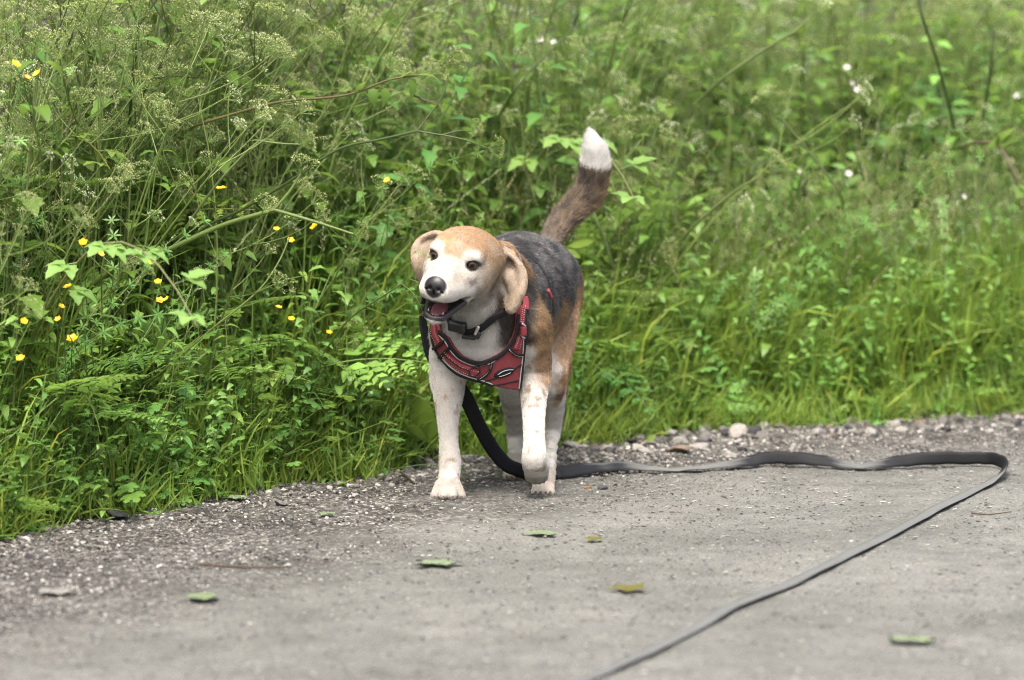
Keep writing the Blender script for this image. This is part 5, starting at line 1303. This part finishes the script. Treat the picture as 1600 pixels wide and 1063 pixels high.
# edging and padding
body_band('binding', zp([(250, 330), (264, 460), (292, 560), (342, 642), (432, 742), (522, 817), (642, 864), (762, 894), (852, 934)]), 4.5, .0064, .0016, blk, harness)
body_band('binding', zp([(1118, 965), (1132, 850), (1152, 700), (1168, 560), (1186, 400), (1192, 200), (1190, 130)]), 4.5, .0064, .0016, blk, harness)
body_band('padding', zp([(340, 392), (418, 440), (468, 545), (552, 640), (655, 692), (745, 700), (838, 668), (940, 604), (1018, 520), (1066, 430), (1090, 330), (1092, 200)]), 7.5, .0066, .0024, blk, harness)
body_band('piping', zp([(345, 420), (425, 500), (462, 572), (545, 662), (650, 712), (748, 722), (845, 690), (1000, 558), (1030, 520)]), 1.6, .0070, .0016, grey, harness)
body_band('piping', zp([(1000, 552), (1040, 600), (1090, 622), (1150, 615)]), 1.6, .0078, .0016, grey, harness)
body_band('piping', zp([(835, 690), (836, 740), (800, 800), (730, 855)]), 1.6, .0078, .0016, grey, harness)
body_band('piping', zp([(1098, 970), (1112, 850), (1132, 700), (1150, 560), (1168, 400)]), 1.6, .0070, .0016, grey, harness)
body_band('piping', zp([(372, 655), (460, 742), (540, 800), (650, 845), (770, 878), (850, 915)]), 1.4, .0070, .0014, grey, harness)
# straps with their stitching
def strap(path, w, seams):
    s_ = body_band('strap', path, w, .0072, .0022, redw, harness)
    pts = resample(np.array(path), 1.0); t = nrm(np.gradient(pts, axis=0)); nn = np.stack([-t[:, 1], t[:, 0]], 1); bm = bmesh.new()
    for o in seams:
        line = pts + nn * o
        for i in range(1, len(line) - 2, 3):
            a, na = on_body(*line[i]); c, _ = on_body(*line[i + 1]); a, na = snap(a, .0102); c, nc = snap(c, .0102)
            d = nrm(c - a); wv = nrm(np.cross(d, na)) * .00062
            q = [a - wv, a + wv, c + wv, c - wv]; lo = [bm.verts.new(Vector(x)) for x in q]; hi = [bm.verts.new(Vector(x + na * .0006)) for x in q]
            bm.faces.new(hi)
            for k in range(4): bm.faces.new((lo[k], lo[(k + 1) % 4], hi[(k + 1) % 4], hi[k]))
    st = bm_obj('stitching', bm, stitch, s_, False); st['kind'] = 'stuff'
    return s_
strap(zp([(395, 590), (470, 680), (560, 752), (640, 782), (730, 800)]), 15, (-3.6, 3.6))
strap(zp([(285, 310), (300, 420), (345, 500)]), 13, (-3.2, 3.2))
strap(zp([(1142, 130), (1140, 230), (1130, 300)]), 12, (-3, 3))
strap(zp([(1118, 430), (1090, 500), (1068, 560)]), 12, (-3, 3))
body_band('seam_band', zp([(400, 585), (480, 672), (560, 735), (640, 765)]), 1.6, .0098, .0012, blk, harness)
body_band('band', zp([(282, 556), (345, 520), (408, 480)]), 4.5, .0088, .0014, blk, harness)
body_band('band', zp([(335, 645), (400, 595), (455, 545)]), 5.5, .0088, .0014, blk, harness)
body_band('band', zp([(842, 690), (836, 750), (796, 815), (715, 866)]), 5, .0080, .0014, blk, harness)
body_band('band', zp([(1005, 540), (1045, 600), (1095, 618), (1152, 605)]), 5, .0080, .0014, blk, harness)
body_band('leash_loop', zp([(690, 720), (640, 760), (632, 800), (665, 825), (715, 815), (745, 770), (725, 730), (690, 720)]), 2.2, .0095, .0020, plast, harness)
body_band('leash_loop', zp([(690, 718), (745, 700), (800, 692)]), 4, .0090, .0016, blk, harness)
body_band('fold_line', zp([(780, 880), (880, 850), (1000, 800), (1125, 715)]), 2.4, .0075, .0012, blk, harness)
body_band('fold_line', zp([(850, 928), (960, 912), (1095, 882)]), 2.0, .0072, .0012, blk, harness)
alm = [(960 + 105 * math.cos(a) * math.cos(-.35) - 42 * math.sin(a) * abs(math.sin(a)) ** .3 * math.sin(-.35), 795 + 105 * math.cos(a) * math.sin(-.35) + 42 * math.sin(a) * abs(math.sin(a)) ** .3 * math.cos(-.35)) for a in np.linspace(0, 2 * math.pi, 29)[:-1]]
emb = panel('emblem', resample(np.array(zp(alm + alm[:1])), 2.0)[:-1], .0085, .0022, blk, harness, 2.5, 3)
body_band('emblem_mark', zp([(895, 808), (930, 775), (985, 758), (1035, 760)]), 1.2, .0100, .0008, grey, emb)
body_band('emblem_mark', zp([(905, 828), (950, 818), (1010, 790)]), .8, .0100, .0008, grey, emb)
# buckle on the shoulder strap: a steel frame over a red keeper
bk = body_band('buckle', zp([(1112, 300), (1150, 305), (1182, 330)]), 4.0, .0105, .003, steel, harness)
body_band('buckle', zp([(1098, 408), (1130, 426), (1172, 430)]), 2.6, .0100, .0025, steel, harness)
body_band('keeper', zp([(1140, 330), (1145, 372), (1140, 410)]), 10, .0125, .005, redw, harness)
body_band('shoulder_strap', [(818, 486), (818, 478), (817, 470), (815, 464)], 12, .0062, .0026, redw, harness, 6.05)
# girth strap round the ribs behind the shoulders, and the back strap over the withers
gc, ga, gu = P(800, 470, 6.125), np.array([1., .03, 0]), nrm(np.array([0, -.12, 1.]))
gr = []
for a in np.linspace(0, 2 * math.pi, 61)[:-1]:
    d = math.cos(a) * ga + math.sin(a) * gu; h = trunk_tree.ray_cast(Vector(gc), Vector(d))
    gr.append(np.array(h[0]) if h[0] is not None and (np.array(h[0]) - gc) @ (np.array(h[0]) - gc) < .15 ** 2 else gc + d * .09)
body_band('girth_strap', None, 10, .0010, .0012, blk, harness, pts3=np.array(gr), closed=True, sm=6)
body_band('red_tab', [(849, 455), (852, 461), (854, 467)], 7, .0075, .003, redw, harness, 6.15)
# collar
_cf = [on_body(x, y, 5.97) for x, y in ((704, 497), (716, 512), (736, 517), (754, 508), (770, 492), (783, 476))]
cpts = np.array([p + n * .006 for p, n in _cf] + [P(*q) for q in ((789, 452, 6.03), (786, 425, 6.07), (766, 408, 6.09), (734, 414, 6.08), (708, 442, 6.04), (697, 474, 6.0))])
cc_ = resample(np.vstack([cpts, cpts[:1]]), .003)[:-1]; cc_ = smooth_path(cc_, 8, True); ct_ = nrm(np.roll(cc_, -1, 0) - np.roll(cc_, 1, 0)); cn_ = nrm(cc_ - cc_.mean(0)); cn_ = nrm(cn_ - (cn_ * ct_).sum(1)[:, None] * ct_)
ax_ = nrm(np.cross(ct_, cn_).mean(0)); cn_ = nrm(np.cross(ax_[None] * np.ones_like(ct_), ct_)); cn_ *= np.sign((cn_ * (cc_ - cc_.mean(0))).sum(1))[:, None]
collar = link('collar', ribbon_mesh('collar', cc_, np.cross(ct_, cn_), cn_, .0115, .0028, True), dog, blk)
def box_on(name, px, py, w, h, d, ang, off, mat, parent, bev=.35):
    p, n = on_body(px, py, 5.97); o = nrm(np.array([0, 0, CAM_H]) - p); n = nrm(n + o * .8)
    u = nrm(np.cross([0, 0, 1.], n)); v = np.cross(n, u); ca, sa = math.cos(ang), math.sin(ang); u, v = u * ca + v * sa, v * ca - u * sa
    bm = bmesh.new(); bmesh.ops.create_cube(bm, size=1)
    for q in bm.verts: q.co = Vector((q.co.x * w, q.co.y * h, q.co.z * d))
    bmesh.ops.bevel(bm, geom=list(bm.edges), offset=min(w, h, d) * bev, segments=3, affect='EDGES', profile=.6)
    M = np.stack([u, v, n], 1)
    for q in bm.verts: q.co = Vector(p + n * off + M @ np.array(q.co))
    return bm_obj(name, bm, mat, parent)
box_on('collar_case', 720, 507, .030, .017, .013, -.15, .013, plast, collar)
box_on('collar_buckle', 746, 511, .005, .016, .006, -.45, .015, steel, collar)
box_on('collar_clip', 746, 519, .012, .012, .007, -.5, .012, plast, collar)
box_on('collar_tag', 735, 524, .022, .0055, .004, -.1, .013, plast, collar)
# ------------------------------------------------------------------ the leash trailing behind the dog
lw = NT('leash_webbing'); lo_ = lw.obj(); lnz = lw.noise(1300, 2, .6, lo_)
lg = lw.new('ShaderNodeNewGeometry'); ls_ = lw.new('ShaderNodeSeparateXYZ'); lw.link(lg.outputs['True Normal'], ls_.inputs[0]); ld_ = lw.ramp(ls_.outputs['Z'], [(.80, (0, 0, 0)), (.98, (1, 1, 1))])   # flat runs paler: grey sky reflection painted into the colour, plus dust
lw.set(Base_Color=lw.mix(ld_, lw.mix(lnz, (.006, .0065, .0075), (.015, .016, .018)), lw.mix(lw.noise(60, 3, .6, lo_), (.082, .086, .082), (.118, .121, .115))), Roughness=.62, Specular_IOR_Level=.14, Sheen_Weight=0.); lw.bump(lnz, .35, .001)
hang = [snap(P(782, 392, 6.10), .008)[0], snap(P(760, 388, 6.14), .008)[0], snap(P(715, 420, 6.12), .009)[0], P(672, 448, 6.10), P(661, 472, 6.09), P(660, 498, 6.088), P(664, 522, 6.088), P(672, 550, 6.09), P(690, 580, 6.10), P(710, 598, 6.11), P(727, 620, 6.12), P(748, 664, 6.13), P(770, 702, 6.15), P(790, 725, 6.165), P(806, 733, 6.18), P(822, 738, 6.21), P(842, 744, 6.235)]
hangw = [(0, 1, 0)] * 2 + [(0, 1, .1), (.15, 1, .1), (.3, .95, .1), (.4, .9, .1), (.5, .8, .1), (.6, .6, .2), (.75, .3, .3), (.8, .1, .45), (.85, 0, .45), (.85, 0, .5), (.78, 0, .6), (.6, .1, .75), (.45, .2, .85), (.3, .3, .9), (.1, .5, .8)]
grd = [(868, 752, 62), (885, 750, 50), (910, 746, 46), (940, 742, 34), (970, 739, 36), (1000, 739, 18), (1040, 740, 8), (1080, 738, 6), (1120, 736, 14), (1160, 733, 32), (1190, 731, 58), (1215, 730, 76), (1245, 731, 70), (1285, 733, 46), (1320, 735, 22), (1350, 736, 14), (1385, 735, 36), (1420, 733, 64), (1460, 732, 84), (1500, 731, 88), (1535, 731, 89), (1558, 734, 86), (1570, 740, 70), (1567, 748, 42), (1552, 757, 14), (1525, 770, 2), (1465, 800, -2), (1420, 825, 3), (1340, 866, -2), (1280, 896, 3), (1215, 926, -2), (1150, 952, 2), (1080, 991, -2), (1000, 1031, 2), (930, 1062, 0), (850, 1096, 0), (740, 1140, 0)]
Cn, Wn = [np.array(p) for p in hang], [nrm(np.array(w, float)) for w in hangw]
gp = np.array([G(x, y) for x, y, _ in grd]); gt = nrm(np.gradient(gp, axis=0))
for (x, y, a), p, t in zip(grd, gp, gt):
    side = np.array([t[1], -t[0], 0.]); a = rad(a); w = side * -math.cos(a) + np.array([0, 0, 1.]) * math.sin(a)
    Cn.append(p + np.array([0, 0, .0035 + .0115 * abs(math.sin(a))])); Wn.append(w)
for i in range(1, len(Wn)):
    if Wn[i] @ Wn[i - 1] < 0: Wn[i] = -Wn[i]
def cr(A, n):
    A = np.asarray(A); A = np.vstack([2 * A[0] - A[1], A, 2 * A[-1] - A[-2]]); o = []
    for i in range(1, len(A) - 2):
        a, b, c, d = A[i - 1:i + 3]
        for t in np.arange(n) / n: o.append(.5 * (2 * b + (c - a) * t + (2 * a - 5 * b + 4 * c - d) * t * t + (3 * b - a - 3 * c + d) * t ** 3))
    return np.array(o)
Cl, Wl = cr(Cn, 8), nrm(cr(Wn, 8)); Tl = nrm(np.gradient(Cl, axis=0))
wob = np.interp(np.arange(len(Cl)), [0, len(hang) * 8, len(hang) * 8 + 20, len(Cl)], [0, 0, 1, 1])
Cl[:, 2] += wob * (.0012 * np.abs(np.sin(np.arange(len(Cl)) * .37)) + .0012 * np.abs(np.sin(np.arange(len(Cl)) * .151)))
Wl = nrm(Wl - (Wl * Tl).sum(1)[:, None] * Tl); Nl = np.cross(Wl, Tl)
leash = link('leash', ribbon_mesh('leash', Cl - Nl * .0009, Wl, Nl, np.interp(np.arange(len(Cl)), [0, len(hang) * 8, len(Cl) - 70, len(Cl)], [.0235, .0230, .0205, .0205])[:, None], .0016), None, lw.m)
tag(leash, 'long flat black webbing leash trailing from the dog in a loop across the path', 'leash')
# ------------------------------------------------------------------ litter on the path
PG = (.23, .285, .175)
litter('fallen_leaf', 684, 885, .060, .055, PG, 'pale green lobed leaf lying on the path below the front paw', 'leaf', True, .003)
litter('fallen_leaf', 1425, 1007, .062, .035, (.24, .30, .17), 'blurred pale green leaf lying near the bottom right', 'leaf')
litter('fallen_leaf', 846, 838, .045, .04, (.22, .27, .165), 'flat pale leaf on the path below the lifted paw', 'leaf', True, .003)
litter('fallen_leaf', 316, 939, .040, .05, (.20, .26, .14), 'blurred green leaf lying at the lower left of the path', 'leaf')
litter('fallen_leaf', 88, 931, .048, .045, (.28, .275, .25), 'whitish flat scrap on the gravel at the lower left', 'litter')
litter('fallen_leaf', 368, 783, .030, .035, (.23, .29, .17), 'pale curled leaf on the gravel at the grass edge, left', 'leaf', True)
litter('fallen_leaf', 510, 809, .026, .02, (.21, .27, .15), 'small pale leaf on the gravel left of the standing paw', 'leaf')
litter('moss_scrap', 982, 926, .045, .05, (.16, .15, .035), 'yellowish scrap of moss right of the middle of the path', 'moss', True)
litter('moss_scrap', 927, 849, .022, .03, (.17, .17, .03), 'small yellow green scrap below the dark pointed stone', 'moss', True)
litter('pink_scrap', 1397, 656, .010, .02, (.50, .17, .17), 'small pink scrap lying at the foot of the right grass', 'litter', False, .012)
tw = simple('twig_bark', (.060, .045, .032), .85, .2, bump=(300, .4, .002), var=.3)
def twig(px, r, label):
    pts = np.array([G(x, y) + [0, 0, .004] for x, y in px]); g = Geo(); tube(g, smooth_curve(pts - pts[0], 4), r, r * .5, (.075, .055, .038), 5); me = g.mesh('twig'); me.materials.append(tw); o = link('twig', me); o.location = Vector(pts[0]); tag(o, label, 'twig')
twig([(312, 886), (350, 889), (400, 891), (455, 890)], .0022, 'long thin brown twig lying on the gravel at the lower left')
twig([(1518, 806), (1545, 808), (1580, 804)], .0014, 'short dark twig lying right of the leash')
twig([(318, 762), (345, 760), (372, 766)], .0016, 'thin twig at the grass edge by the half buried stone')
twig([(610, 738), (628, 742), (648, 760)], .0026, 'grey stick poking from the grass edge left of the dog')
